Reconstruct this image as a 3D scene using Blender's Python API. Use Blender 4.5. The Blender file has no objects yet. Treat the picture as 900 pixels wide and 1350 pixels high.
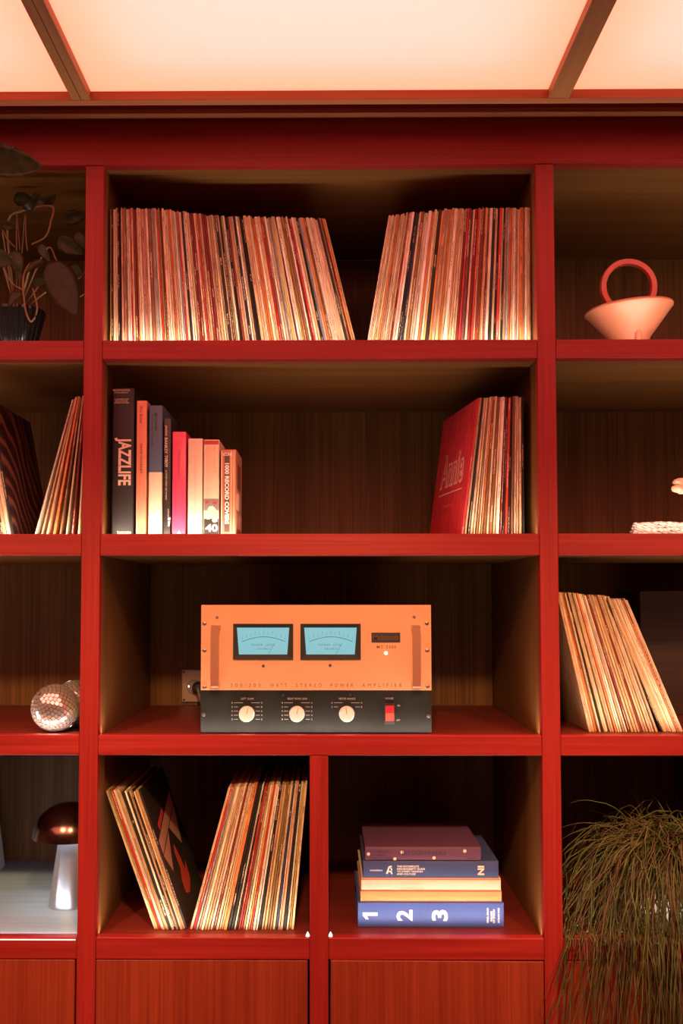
import bpy, bmesh, math, random
from mathutils import Vector, Matrix, noise
random.seed(7)
S = bpy.context.scene
C = S.collection

# ------------------------------------------------------------------ camera
EYE = 1.50                       # camera height above the floor
FPX, DIST = 1360.0, 2.187        # focal length in pixels of the 900x1350 frame, distance to the shelf fronts
cam_d = bpy.data.cameras.new('camera')
cam = bpy.data.objects.new('camera', cam_d)
C.objects.link(cam)
S.camera = cam
cam_d.sensor_fit = 'VERTICAL'
cam_d.sensor_height = 36.0
cam_d.lens = 36.0 * FPX / 1350.0
cam_d.shift_x = 33.14 / 1350.0
cam_d.shift_y = 39.46 / 1350.0
cam_d.clip_start = 0.02
R_CAM = (Matrix.Rotation(math.radians(0.5108), 3, 'Z') @ Matrix.Rotation(math.radians(90 + 3.0112), 3, 'X')
         @ Matrix.Rotation(math.radians(-0.012), 3, 'Z'))
CAM_POS = Vector((0, -DIST, EYE))
cam.matrix_world = Matrix.Translation(CAM_POS) @ R_CAM.to_4x4()

def at(px, py, y):
    """the point of the place at depth y behind the shelf fronts that a picture position shows"""
    v = R_CAM @ Vector(((px + 33.14 - 450) / FPX, -(py - 39.46 - 675) / FPX, -1.0))
    return CAM_POS + v * ((y + DIST) / v.y)

# ------------------------------------------------------------------ world, exposure
w = bpy.data.worlds.new('world'); S.world = w
w.use_nodes = True
w.node_tree.nodes['Background'].inputs[0].default_value = (1.0, 0.30, 0.16, 1)
w.node_tree.nodes['Background'].inputs[1].default_value = 0.02
S.view_settings.view_transform = 'Standard'
S.view_settings.look = 'None'
S.view_settings.exposure = 0.0
S.view_settings.gamma = 1.0
S.view_settings.use_curve_mapping = False

PANEL_RGB = (1.0, 0.225, 0.125)      # warm red backlight of the stretched ceiling
PANEL_STRENGTH = 1.05
BACKLIGHT_W = 4.3
LED_RGB = (1.0, 0.87, 0.69)
LED_GLOW = 5.0
LED_W = 1.35                         # watts per metre of strip
SPOT_W = 165.0
for sx in (-0.95, 0.0, 0.95):        # unseen warm spots, added to brighten the lower half of the shelves
    sd_ = bpy.data.lights.new('fill_spot', 'SPOT'); sd_.energy = SPOT_W; sd_.color = (1.0, 0.60, 0.26)
    sd_.spot_size = math.radians(46); sd_.spot_blend = 1.0; sd_.shadow_soft_size = 0.06
    so_ = bpy.data.objects.new('fill_spot', sd_); C.objects.link(so_)
    so_.location = (sx, -1.75, 2.45)
    so_.rotation_euler = (Vector((sx * 1.0, 0.0, 1.08)) - so_.location).to_track_quat('-Z', 'Y').to_euler()

# ------------------------------------------------------------------ helpers
def new_mat(name):
    m = bpy.data.materials.new(name); m.use_nodes = True
    nt = m.node_tree
    return m, nt, nt.nodes['Principled BSDF']

def plain(name, rgb, rough=0.5, metal=0.0, spec=0.5, noise_amt=0.0, noise_scale=40, coat=0.0, sub=0.0):
    m, nt, b = new_mat(name)
    b.inputs['Base Color'].default_value = (*rgb, 1)
    b.inputs['Roughness'].default_value = rough
    b.inputs['Metallic'].default_value = metal
    b.inputs['Specular IOR Level'].default_value = spec
    b.inputs['Coat Weight'].default_value = coat
    if noise_amt:
        tc = nt.nodes.new('ShaderNodeTexCoord'); n = nt.nodes.new('ShaderNodeTexNoise')
        n.inputs['Scale'].default_value = noise_scale; n.inputs['Detail'].default_value = 5
        nt.links.new(tc.outputs['Object'], n.inputs['Vector'])
        r = nt.nodes.new('ShaderNodeValToRGB')
        r.color_ramp.elements[0].position = 0.3; r.color_ramp.elements[1].position = 0.7
        r.color_ramp.elements[0].color = (*[c * (1 - noise_amt) for c in rgb], 1)
        r.color_ramp.elements[1].color = (*[min(1, c * (1 + noise_amt)) for c in rgb], 1)
        nt.links.new(n.outputs['Fac'], r.inputs['Fac']); nt.links.new(r.outputs['Color'], b.inputs['Base Color'])
    return m

def emissive(name, rgb, strength):
    m, nt, b = new_mat(name)
    b.inputs['Base Color'].default_value = (*[c * 0.8 for c in rgb], 1)
    b.inputs['Emission Color'].default_value = (*rgb, 1)
    b.inputs['Emission Strength'].default_value = strength
    return m

def wood(name, light, dark, axis, fine=150.0, along=2.2, rough=0.5, figure=0.0, contrast=1.0):
    m, nt, b = new_mat(name)
    tc = nt.nodes.new('ShaderNodeTexCoord')
    mp = nt.nodes.new('ShaderNodeMapping')
    sc = [fine] * 3; sc['xyz'.index(axis)] = along
    mp.inputs['Scale'].default_value = sc
    nt.links.new(tc.outputs['Object'], mp.inputs['Vector'])
    n = nt.nodes.new('ShaderNodeTexNoise')
    n.inputs['Scale'].default_value = 1.0; n.inputs['Detail'].default_value = 5; n.inputs['Roughness'].default_value = 0.62
    nt.links.new(mp.outputs['Vector'], n.inputs['Vector'])
    mp2 = nt.nodes.new('ShaderNodeMapping')
    sc2 = [22.0] * 3; sc2['xyz'.index(axis)] = 1.3
    mp2.inputs['Scale'].default_value = sc2
    nt.links.new(tc.outputs['Object'], mp2.inputs['Vector'])
    n2 = nt.nodes.new('ShaderNodeTexNoise')
    n2.inputs['Scale'].default_value = 1.0; n2.inputs['Detail'].default_value = 3; n2.inputs['Distortion'].default_value = figure
    nt.links.new(mp2.outputs['Vector'], n2.inputs['Vector'])
    mx = nt.nodes.new('ShaderNodeMath'); mx.operation = 'MULTIPLY_ADD'
    mx.inputs[1].default_value = 0.62
    nt.links.new(n.outputs['Fac'], mx.inputs[0])
    ml = nt.nodes.new('ShaderNodeMath'); ml.operation = 'MULTIPLY'; ml.inputs[1].default_value = 0.38
    nt.links.new(n2.outputs['Fac'], ml.inputs[0]); nt.links.new(ml.outputs[0], mx.inputs[2])
    r = nt.nodes.new('ShaderNodeValToRGB')
    r.color_ramp.elements[0].position = 0.5 - 0.14 / contrast; r.color_ramp.elements[1].position = 0.5 + 0.13 / contrast
    r.color_ramp.elements[0].color = (*dark, 1); r.color_ramp.elements[1].color = (*light, 1)
    nt.links.new(mx.outputs[0], r.inputs['Fac']); nt.links.new(r.outputs['Color'], b.inputs['Base Color'])
    bp = nt.nodes.new('ShaderNodeBump'); bp.inputs['Strength'].default_value = 0.12; bp.inputs['Distance'].default_value = 0.001
    nt.links.new(n.outputs['Fac'], bp.inputs['Height']); nt.links.new(bp.outputs['Normal'], b.inputs['Normal'])
    b.inputs['Roughness'].default_value = rough
    b.inputs['Specular IOR Level'].default_value = 0.3
    return m

def world_of(o):
    m = o.matrix_basis.copy()
    if o.parent:
        m = world_of(o.parent) @ o.matrix_parent_inverse @ m
    return m

def adopt(o, parent):
    o.parent = parent
    o.matrix_parent_inverse = world_of(parent).inverted()

def link(name, me, mat=None, parent=None):
    o = bpy.data.objects.new(name, me); C.objects.link(o)
    if mat is not None:
        for m_ in (mat if isinstance(mat, (list, tuple)) else [mat]):
            me.materials.append(m_)
    if parent is not None:
        adopt(o, parent)
    return o

def mesh_of(bm, name, smooth=False, angle=None):
    bmesh.ops.recalc_face_normals(bm, faces=bm.faces[:])
    me = bpy.data.meshes.new(name); bm.to_mesh(me); bm.free()
    if smooth:
        for p in me.polygons: p.use_smooth = True
        if angle is not None:
            me.set_sharp_from_angle(angle=math.radians(angle))
    return me

def build(name, bm, mat, parent=None, smooth=False, angle=35):
    return link(name, mesh_of(bm, name, smooth, angle), mat, parent)

def tag(o, label=None, cat=None, group=None, kind=None):
    if label: o['label'] = label
    if cat: o['category'] = cat
    if group: o['group'] = group
    if kind: o['kind'] = kind
    return o

def thing(name, loc, label, cat, group=None):
    o = bpy.data.objects.new(name, None); C.objects.link(o)
    o.empty_display_size = 0.05
    o.location = loc
    return tag(o, label, cat, group)

def add_box(bm, x0, x1, y0, y1, z0, z1, bev=0.0, seg=1, mtx=None):
    ret = bmesh.ops.create_cube(bm, size=1.0)
    vs = ret['verts']
    for v in vs:
        v.co = Vector((x0 + (v.co.x + .5) * (x1 - x0), y0 + (v.co.y + .5) * (y1 - y0), z0 + (v.co.z + .5) * (z1 - z0)))
    if bev > 0:
        es = list({e for v in vs for e in v.link_edges})
        r = bmesh.ops.bevel(bm, geom=es, offset=bev, segments=seg, profile=0.5, affect='EDGES')
        vs = list({v for f in r['faces'] for v in f.verts} | {v for v in vs if v.is_valid})
    if mtx is not None:
        for v in vs: v.co = mtx @ v.co
    return vs

def box(name, mat, parent, x0, x1, y0, y1, z0, z1, bev=0.0008):
    bm = bmesh.new(); add_box(bm, x0, x1, y0, y1, z0, z1, bev)
    return build(name, bm, mat, parent)

def add_lathe(bm, prof, seg=40, center=(0, 0, 0), axis='z', mtx=None):
    """prof: list of (radius, height)"""
    rings = []
    for r, h in prof:
        ring = []
        for k in range(seg):
            a = 2 * math.pi * k / seg
            p = Vector((r * math.cos(a), r * math.sin(a), h))
            if axis == 'y': p = Vector((p.x, h, p.y))
            if axis == 'x': p = Vector((h, p.x, p.y))
            if mtx is not None: p = mtx @ p
            ring.append(bm.verts.new(p + Vector(center)))
        rings.append(ring)
    for a, b_ in zip(rings, rings[1:]):
        for k in range(seg):
            bm.faces.new((a[k], a[(k + 1) % seg], b_[(k + 1) % seg], b_[k]))
    if prof[0][0] > 1e-6: bm.faces.new(rings[0][::-1])
    if prof[-1][0] > 1e-6: bm.faces.new(rings[-1])
    bmesh.ops.remove_doubles(bm, verts=[v for rr in (rings[0], rings[-1]) for v in rr], dist=1e-6)

def add_tube(bm, pts, radii, sides=6, cap=True):
    pts = [Vector(p) for p in pts]
    if not isinstance(radii, (list, tuple)): radii = [radii] * len(pts)
    rings = []; up = Vector((0.31, 0.17, 0.93)).normalized()
    for i, p in enumerate(pts):
        t = (pts[min(i + 1, len(pts) - 1)] - pts[max(i - 1, 0)])
        if t.length < 1e-9: t = Vector((0, 0, 1))
        t.normalize()
        u = t.cross(up)
        if u.length < 0.05: u = t.cross(Vector((1, 0, 0)))
        u.normalize(); v = t.cross(u)
        rings.append([bm.verts.new(p + (u * math.cos(2 * math.pi * k / sides) + v * math.sin(2 * math.pi * k / sides)) * radii[i])
                      for k in range(sides)])
    for a, b_ in zip(rings, rings[1:]):
        for k in range(sides):
            bm.faces.new((a[k], a[(k + 1) % sides], b_[(k + 1) % sides], b_[k]))
    if cap:
        bm.faces.new(rings[0][::-1]); bm.faces.new(rings[-1])

def smooth_path(pts, n=6):
    """Catmull-Rom through the points"""
    pts = [Vector(p) for p in pts]; out = []
    for i in range(len(pts) - 1):
        p0 = pts[max(i - 1, 0)]; p1 = pts[i]; p2 = pts[i + 1]; p3 = pts[min(i + 2, len(pts) - 1)]
        for k in range(n):
            t = k / n
            out.append(0.5 * ((2 * p1) + (p2 - p0) * t + (2 * p0 - 5 * p1 + 4 * p2 - p3) * t * t + (3 * p1 - p0 - 3 * p2 + p3) * t ** 3))
    out.append(pts[-1]); return out

def add_poly(bm, pts, thick):
    """flat outline (list of Vector) extruded along its normal"""
    vs = [bm.verts.new(p) for p in pts]
    f = bm.faces.new(vs); f.normal_update()
    r = bmesh.ops.extrude_face_region(bm, geom=[f])
    nv = [g for g in r['geom'] if isinstance(g, bmesh.types.BMVert)]
    d = f.normal * -thick
    for v in nv: v.co += d

def letters(name, s, mat, parent, center, right, up, width=None, height=None, thick=0.0003, bold=0.0, spacing=1.0, align='CENTER', line=1.0):
    """printed lettering as thin raised glyphs, fitted to width and height"""
    cu = bpy.data.curves.new(name, 'FONT'); cu.body = s; cu.size = 1.0
    cu.align_x = align; cu.space_character = spacing; cu.space_line = line
    cu.offset = bold; cu.resolution_u = 3; cu.extrude = 0.0
    tmp = bpy.data.objects.new(name, cu); C.objects.link(tmp)
    dg = bpy.context.evaluated_depsgraph_get()
    me = bpy.data.meshes.new_from_object(tmp.evaluated_get(dg))
    bpy.data.objects.remove(tmp); bpy.data.curves.remove(cu)
    xs = [v.co.x for v in me.vertices]; ys = [v.co.y for v in me.vertices]
    if not xs: return None
    wx, wy = max(xs) - min(xs), max(ys) - min(ys)
    cx, cy = (max(xs) + min(xs)) / 2, (max(ys) + min(ys)) / 2
    sx = width / wx if width else None; sy = height / wy if height else None
    sx = sx or sy; sy = sy or sx
    right = Vector(right).normalized(); up = Vector(up).normalized(); nrm = right.cross(up)
    c = Vector(center)
    for v in me.vertices:
        v.co = c + right * (v.co.x - cx) * sx + up * (v.co.y - cy) * sy + nrm * thick
    me.name = name
    return link(name, me, mat, parent)

X = Vector((1, 0, 0)); Y_ = Vector((0, 1, 0)); Z = Vector((0, 0, 1))
def px_letters(s, mat, parent, x0, y0, x1, y1, dep, rot='h', **kw):
    """lettering filling the given span on a front face at depth dep; rot h / down (reads downward) / up (reads upward)"""
    a = at(x0, y1, dep); b_ = at(x1, y0, dep)
    c = (a + b_) / 2; wd, ht = b_.x - a.x, b_.z - a.z
    if rot == 'h': return letters('lettering', s, mat, parent, c, X, Z, wd, ht, **kw)
    if rot == 'down': return letters('lettering', s, mat, parent, c, -Z, X, ht, wd, **kw)
    return letters('lettering', s, mat, parent, c, Z, -X, ht, wd, **kw)

# ------------------------------------------------------------------ materials
RED_L, RED_D = (0.365, 0.027, 0.024), (0.24, 0.014, 0.013)
OAK_L, OAK_D = (0.225, 0.092, 0.024), (0.125, 0.047, 0.011)
M_redx = wood('red_stained_wood_x', RED_L, RED_D, 'x', rough=0.42, figure=1.2)
M_redz = wood('red_stained_wood_z', RED_L, RED_D, 'z', rough=0.42, figure=0.4)
M_redshade = wood('red_wood_shaded', (0.20, 0.028, 0.018), (0.13, 0.015, 0.010), 'x', rough=0.5)  # red wood darkened, the shade on the shelf floors put into its colour
M_doorz = wood('door_veneer', (0.31, 0.050, 0.021), (0.19, 0.024, 0.012), 'z', fine=230, rough=0.42, contrast=1.05)
M_oakx = wood('oak_veneer_x', OAK_L, OAK_D, 'x', fine=220)
M_oakz = wood('oak_veneer_z', OAK_L, OAK_D, 'z', fine=210, contrast=1.5)
M_oaky = wood('oak_veneer_y', OAK_L, OAK_D, 'z', fine=210)
M_litoak = wood('cool_lit_oak', (0.34, 0.48, 0.60), (0.25, 0.355, 0.445), 'x', fine=190, rough=0.45)  # board in the lamp bay, its cool light put into the colour
M_plaster = plain('plaster', (0.14, 0.09, 0.07), 0.8, noise_amt=0.05, noise_scale=8)
M_floor = wood('floor_boards', (0.14, 0.07, 0.03), (0.08, 0.04, 0.02), 'y', fine=60)
M_led = emissive('led_diffuser', LED_RGB, LED_GLOW)
M_white = plain('white_print', (0.85, 0.80, 0.74), 0.5)
M_black = plain('black_print', (0.02, 0.018, 0.018), 0.5)

# ------------------------------------------------------------------ the room
def structure(name, mat, *a):
    return tag(box(name, mat, None, *a, 0.0), kind='structure')
YT1 = -0.140                     # front of the ceiling frame trim
CEIL = at(450, 119.0, YT1).z
ZB = at(450, 138.0, YT1 + 0.023).z                 # underside of the ceiling frame and its beams
structure('floor', M_floor, -2.7, 2.7, -4.2, 0.80, -0.10, 0.0)
structure('wall_back', M_plaster, -2.7, 2.7, 0.70, 0.80, 0.0, 2.95)
structure('wall_left', M_plaster, -2.8, -2.7, -4.2, 0.80, 0.0, 2.95)
structure('wall_right', M_plaster, 2.7, 2.8, -4.2, 0.80, 0.0, 2.95)
structure('wall_front', M_plaster, -2.7, 2.7, -4.3, -4.2, 0.0, 2.95)
ceiling = structure('ceiling', plain('ceiling_white', (0.7, 0.66, 0.62), 0.8), -2.7, 2.7, -4.2, 0.70, 2.85, 2.95)

# backlit stretched ceiling: translucent sheets between hardwood beams
pm, nt, pb = new_mat('backlit_sheet')
nt.nodes.remove(pb)
em = nt.nodes.new('ShaderNodeEmission'); em.inputs[0].default_value = (*PANEL_RGB, 1); em.inputs[1].default_value = PANEL_STRENGTH
tr = nt.nodes.new('ShaderNodeBsdfTranslucent'); tr.inputs[0].default_value = (0.8, 0.78, 0.76, 1)
ad = nt.nodes.new('ShaderNodeAddShader')
nt.links.new(em.outputs[0], ad.inputs[0]); nt.links.new(tr.outputs[0], ad.inputs[1])
nt.links.new(ad.outputs[0], nt.nodes['Material Output'].inputs['Surface'])

bxl = [at(94.7, 134, YT1).x, at(119.5, 134, YT1).x]
bxr = [at(722.5, 128, YT1).x, at(750, 128, YT1).x]
pitch_x = (bxr[0] + bxr[1] - bxl[0] - bxl[1]) / 2
bw = 0.039
beams = [(bxl[0] - pitch_x, bxl[0] - pitch_x + bw), tuple(bxl), tuple(bxr), (bxr[1] + pitch_x - bw, bxr[1] + pitch_x)]
edges = [-2.7] + [v for b_ in beams for v in b_] + [2.7]
ZT = at(450, 157.0, 0.0).z                       # underside of the trims
YN = -3.2
M_beam = wood('beam_wood', (0.36, 0.15, 0.055), (0.24, 0.09, 0.03), 'y', fine=170)
M_beam2 = wood('trim_wood', (0.38, 0.12, 0.05), (0.27, 0.075, 0.03), 'x', fine=170)
for k in range(0, len(edges), 2):
    box('light_panel', pm, ceiling, edges[k] - 0.004 * (k > 0), edges[k + 1] + 0.004 * (k < 8), YN, YT1 + 0.004, CEIL, CEIL + 0.003, 0.0)
for i, (a, b_) in enumerate(beams):
    if i == 1:
        c = (a + b_) / 2
        box('beam', M_beam, ceiling, a, c - 0.0006, YN, YT1 - 0.001, ZB, CEIL + 0.06)
        box('beam', M_beam, ceiling, c + 0.0006, b_, YN, YT1 - 0.001, ZB, CEIL + 0.06)
    else:
        box('beam', M_beam, ceiling, a, b_, YN, YT1 - 0.001, ZB, CEIL + 0.06)
t1 = tag(box('trim_1', M_beam2, None, -2.7, 2.7, YT1, YT1 + 0.023, ZB, CEIL + 0.06), kind='structure')
t2 = tag(box('trim_2', M_beam2, None, -2.7, 2.7, -0.028, -0.0005, ZT, ZT + 0.010), kind='structure')
t3 = tag(box('trim_3', M_beam2, None, -2.7, 2.7, YT1 + 0.0235, -0.0005, CEIL + 0.062, CEIL + 0.09), kind='structure')
tag(box('trim_4', M_beam2, None, -2.7, 2.7, YN - 0.03, YN, ZB, CEIL + 0.06), kind='structure')
for k in range(0, len(edges), 2):                # lamp rows inside the light box above each sheet
    x0, x1 = edges[k], edges[k + 1]
    ld = bpy.data.lights.new('backlight', 'AREA'); ld.shape = 'RECTANGLE'
    ld.size = max(0.1, x1 - x0 - 0.16); ld.size_y = YT1 - YN - 0.18
    ld.energy = BACKLIGHT_W * (x1 - x0); ld.color = (0.12, 0.62, 1.0)
    lo = bpy.data.objects.new('backlight', ld); C.objects.link(lo)
    lo.location = ((x0 + x1) / 2, (YT1 + YN) / 2, CEIL + 0.09)
    adopt(lo, ceiling)

# ------------------------------------------------------------------ the bookcase
DEPTH = 0.645
YR, YS = 0.026, 0.037            # back of the face rails, front of the shelf boards (between them: the light slot)
XS = [(-1.491, -1.4521), (-0.5187, -0.4795), (0.4539, 0.4924), (1.4258, 1.4648)]
XM = [(-1.006, -0.967), (-0.0334, 0.0054), (0.9409, 0.9797)]
SH = [(EYE + 0.5491, EYE + 0.5083), (EYE + 0.1326, EYE + 0.0860), (EYE - 0.2922, EYE - 0.3344), (EYE - 0.7105, EYE - 0.7551)]
LIP = 0.005
FLOORZ = [a - LIP for a, b_ in SH]
TOPZ = EYE + 0.9334
bc = thing('bookcase', (0, 0, 0), 'red wooden built-in bookcase filling the wall, lit from inside its shelves', 'bookcase')
def part(*a, **k): return box(*a, **k)
part('fascia', M_redx, bc, -1.491, 1.4648, 0.0, 0.028, TOPZ, CEIL + 0.061)
part('top_panel', M_oakx, bc, -1.491, 1.4648, 0.0285, DEPTH, TOPZ + 0.002, TOPZ + 0.024)
for (a, b_) in XS:
    part('stile', M_redz, bc, a, b_, 0.0, YR, 0.08, TOPZ - 0.0012)
    part('divider_panel', M_oaky, bc, a + 0.0008, b_ - 0.0008, YR + 0.0004, DEPTH, 0.08, TOPZ + 0.001)
for (a, b_) in XM:
    part('stile', M_redz, bc, a, b_, 0.0, YR, 0.08, SH[2][1] - 0.0008)
    part('divider_panel', M_oaky, bc, a + 0.0008, b_ - 0.0008, YR + 0.0004, DEPTH, 0.08, SH[2][1] - 0.0008)
part('plinth', M_redx, bc, -1.491, 1.4648, 0.04, 0.06, 0.0, 0.079)
for i in range(3):
    a, b_ = XS[i][1], XS[i + 1][0]
    part('back_panel', M_oakz, bc, a, b_, DEPTH + 0.0005, DEPTH + 0.012, 0.08, TOPZ + 0.001, bev=0.0)
    spans = [[(a, b_)]] * 3 + [[(a, XM[i][0]), (XM[i][1], b_)]]
    for s, (zt, zb) in enumerate(SH):
        for j, (p, q) in enumerate(spans[s]):
            part('rail', M_redx, bc, p + 0.0004, q - 0.0004, 0.0006, YR, zb, zt, bev=0.0014)
            lampbay = (i == 0 and s == 3 and j == 1)
            part('shelf_board', M_litoak if lampbay else M_redshade if s >= 2 else M_oakx, bc, p + 0.0002, q - 0.0002, YS, DEPTH, zb + 0.0005, zt - LIP, bev=0.0004)
            part('slot_floor', M_redx, bc, p + 0.0004, q - 0.0004, YR, YS, zb + 0.001, zt - LIP - 0.006, bev=0.0)
            part('led_strip_or_leak', M_led, bc, p + 0.002, q - 0.002, YR + 0.0012, YS - 0.0015, zt - LIP - 0.0058, zt - LIP - 0.0016, bev=0.0)
            ld = bpy.data.lights.new('led_light', 'AREA'); ld.shape = 'RECTANGLE'; ld.size = q - p - 0.008; ld.size_y = 0.0075
            ld.energy = LED_W * (q - p) * (1.25 if lampbay else 0.5 if (i == 0 and s == 0) else 1.0); ld.color = (0.80, 0.90, 1.0) if lampbay else LED_RGB; ld.spread = math.radians(180 if lampbay else 152)
            lo = bpy.data.objects.new('led_light', ld); C.objects.link(lo)
            lo.location = ((p + q) / 2, (YR + YS) / 2, zt - LIP + (0.002 if lampbay else -0.0009))
            lo.rotation_euler = (math.radians(180 - (24 if lampbay else 16)), 0, 0)
            adopt(lo, bc)
for (x_, sgn) in ((XM[1][0], -1), (XM[1][1], 1)):   # glowing cones added for the glints beside the middle upright
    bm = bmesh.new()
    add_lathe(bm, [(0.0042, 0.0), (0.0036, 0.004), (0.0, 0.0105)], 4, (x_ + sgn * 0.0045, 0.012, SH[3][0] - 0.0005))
    build('led_end_glint', bm, emissive('led_end_glow', (1.0, 0.93, 0.86), 2.0), bc)
box('led_strip_or_leak', emissive('led_leak_glow', (0.80, 0.82, 0.90), 0.75), bc, XM[0][1] + 0.002, XS[1][0] - 0.003, -0.0004, 0.004, SH[3][0] - 0.0062, SH[3][0] - 0.0036, 0.0)  # glowing bar added for the line of light leaking at this rail
# cupboard doors under the lowest shelf
zt = SH[3][1]
for i in range(3):
    a, b_ = XS[i][1], XS[i + 1][0]
    for j, (p, q) in enumerate([(a, XM[i][0]), (XM[i][1], b_)]):
        gap = (0.0012, 0.0045) if j == 0 else (0.0025, 0.0040)
        d = box('door', M_doorz, bc, p + gap[0], q - gap[1], 0.0006, 0.0206, 0.085, zt - 0.0016, bev=0.0010)
        if i == 1 and j == 1:                    # this one hangs a little low and slightly open
            mv = Matrix.Translation((0.45, 0.01, 0.4)) @ Matrix.Rotation(math.radians(0.35), 4, 'Y') @ Matrix.Rotation(math.radians(0.7), 4, 'Z') @ Matrix.Translation((-0.45, -0.01, -0.4 - 0.0010))
            d.data.transform(mv)

# ------------------------------------------------------------------ records
def record_material():
    m, nt, b = new_mat('record_sleeve')
    L = nt.links.new; N = nt.nodes.new
    oi = N('ShaderNodeObjectInfo'); tc = N('ShaderNodeTexCoord')
    off = N('ShaderNodeVectorMath'); off.operation = 'ADD'
    cmb = N('ShaderNodeCombineXYZ'); mul = N('ShaderNodeMath'); mul.operation = 'MULTIPLY'; mul.inputs[1].default_value = 37.0
    L(oi.outputs['Random'], mul.inputs[0])
    for k in range(3): L(mul.outputs[0], cmb.inputs[k])
    L(tc.outputs['Object'], off.inputs[0]); L(cmb.outputs[0], off.inputs[1])
    # printed title on the spine: fine glyph noise, broken into a few runs along the height
    mp = N('ShaderNodeMapping'); mp.inputs['Scale'].default_value = (900, 60, 520)
    L(off.outputs[0], mp.inputs['Vector'])
    g = N('ShaderNodeTexNoise'); g.inputs['Scale'].default_value = 1.0; g.inputs['Detail'].default_value = 1.0
    L(mp.outputs[0], g.inputs['Vector'])
    mp2 = N('ShaderNodeMapping'); mp2.inputs['Scale'].default_value = (2, 2, 14)
    L(off.outputs[0], mp2.inputs['Vector'])
    run = N('ShaderNodeTexNoise'); run.inputs['Scale'].default_value = 1.0; run.inputs['Detail'].default_value = 0.0
    L(mp2.outputs[0], run.inputs['Vector'])
    g1 = N('ShaderNodeMath'); g1.operation = 'GREATER_THAN'; g1.inputs[1].default_value = 0.50; L(g.outputs['Fac'], g1.inputs[0])
    r1 = N('ShaderNodeMath'); r1.operation = 'GREATER_THAN'; r1.inputs[1].default_value = 0.57; L(run.outputs['Fac'], r1.inputs[0])
    sep = N('ShaderNodeSeparateXYZ'); L(tc.outputs['Object'], sep.inputs[0])
    geo = N('ShaderNodeNewGeometry')
    fr = N('ShaderNodeMath'); fr.operation = 'LESS_THAN'; fr.inputs[1].default_value = 0.0015; L(sep.outputs['Y'], fr.inputs[0])
    t1_ = N('ShaderNodeMath'); t1_.operation = 'MULTIPLY'; L(g1.outputs[0], t1_.inputs[0]); L(r1.outputs[0], t1_.inputs[1])
    sg = N('ShaderNodeSeparateXYZ'); L(tc.outputs['Generated'], sg.inputs[0])
    mid = N('ShaderNodeMath'); mid.operation = 'COMPARE'; mid.inputs[1].default_value = 0.5; mid.inputs[2].default_value = 0.23; L(sg.outputs['X'], mid.inputs[0])
    fr2 = N('ShaderNodeMath'); fr2.operation = 'MULTIPLY'; L(fr.outputs[0], fr2.inputs[0]); L(mid.outputs[0], fr2.inputs[1]); fr = fr2
    t2_ = N('ShaderNodeMath'); t2_.operation = 'MULTIPLY'; L(t1_.outputs[0], t2_.inputs[0]); L(fr.outputs[0], t2_.inputs[1])
    # ink: dark on pale sleeves, pale on dark ones
    bw_ = N('ShaderNodeRGBToBW'); L(oi.outputs['Color'], bw_.inputs[0])
    gt = N('ShaderNodeMath'); gt.operation = 'GREATER_THAN'; gt.inputs[1].default_value = 0.18; L(bw_.outputs[0], gt.inputs[0])
    ink = N('ShaderNodeMix'); ink.data_type = 'RGBA'
    ink.inputs[6].default_value = (0.75, 0.55, 0.38, 1); ink.inputs[7].default_value = (0.10, 0.03, 0.025, 1)
    L(gt.outputs[0], ink.inputs[0])
    # shelf wear
    wr = N('ShaderNodeTexNoise'); wr.inputs['Scale'].default_value = 90.0; wr.inputs['Detail'].default_value = 6
    mp3 = N('ShaderNodeMapping'); mp3.inputs['Scale'].default_value = (2, 1, 0.35); L(off.outputs[0], mp3.inputs['Vector']); L(mp3.outputs[0], wr.inputs['Vector'])
    wrr = N('ShaderNodeMapRange'); wrr.inputs[1].default_value = 0.35; wrr.inputs[2].default_value = 0.7; wrr.inputs[3].default_value = 0.72; wrr.inputs[4].default_value = 1.12
    L(wr.outputs['Fac'], wrr.inputs[0])
    base = N('ShaderNodeMix'); base.data_type = 'RGBA'; base.blend_type = 'MULTIPLY'; base.inputs[0].default_value = 1.0
    L(oi.outputs['Color'], base.inputs[6]); L(wrr.outputs[0], base.inputs[7])
    mx = N('ShaderNodeMix'); mx.data_type = 'RGBA'
    sc = N('ShaderNodeMath'); sc.operation = 'MULTIPLY'; sc.inputs[1].default_value = 0.8; L(t2_.outputs[0], sc.inputs[0])
    L(sc.outputs[0], mx.inputs[0]); L(base.outputs[2], mx.inputs[6]); L(ink.outputs[2], mx.inputs[7])
    L(mx.outputs[2], b.inputs['Base Color'])
    b.inputs['Roughness'].default_value = 0.55
    b.inputs['Specular IOR Level'].default_value = 0.25
    return m
M_rec = record_material()
RH, RD = 0.3125, 0.310
def sleeve_mesh(t, h):
    """a card sleeve: flat spine at y=0, faces slightly bulged by the disc, thin mouth at the back"""
    bm = bmesh.new()
    prof = [(0.0, 0.88), (0.0012, 1.0), (0.04, 0.94), (RD / 2, 1.0), (RD - 0.03, 0.8), (RD, 0.55)]
    levels = [(0.0, 0.86), (0.0012, 1.0), (h * 0.5, 1.0), (h - 0.0012, 1.0), (h, 0.86)]
    rings = []
    for z, kz in levels:
        ring = [bm.verts.new((t / 2 - t / 2 * kx * kz, y, z)) for y, kx in prof] + \
               [bm.verts.new((t / 2 + t / 2 * kx * kz, y, z)) for y, kx in prof[::-1]]
        rings.append(ring)
    n = len(rings[0])
    for a, b_ in zip(rings, rings[1:]):
        for k in range(n):
            bm.faces.new((a[k], a[(k + 1) % n], b_[(k + 1) % n], b_[k]))
    bm.faces.new(rings[0][::-1]); bm.faces.new(rings[-1])
    me = mesh_of(bm, 'record_sleeve'); me.materials.append(M_rec)
    return me
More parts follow.
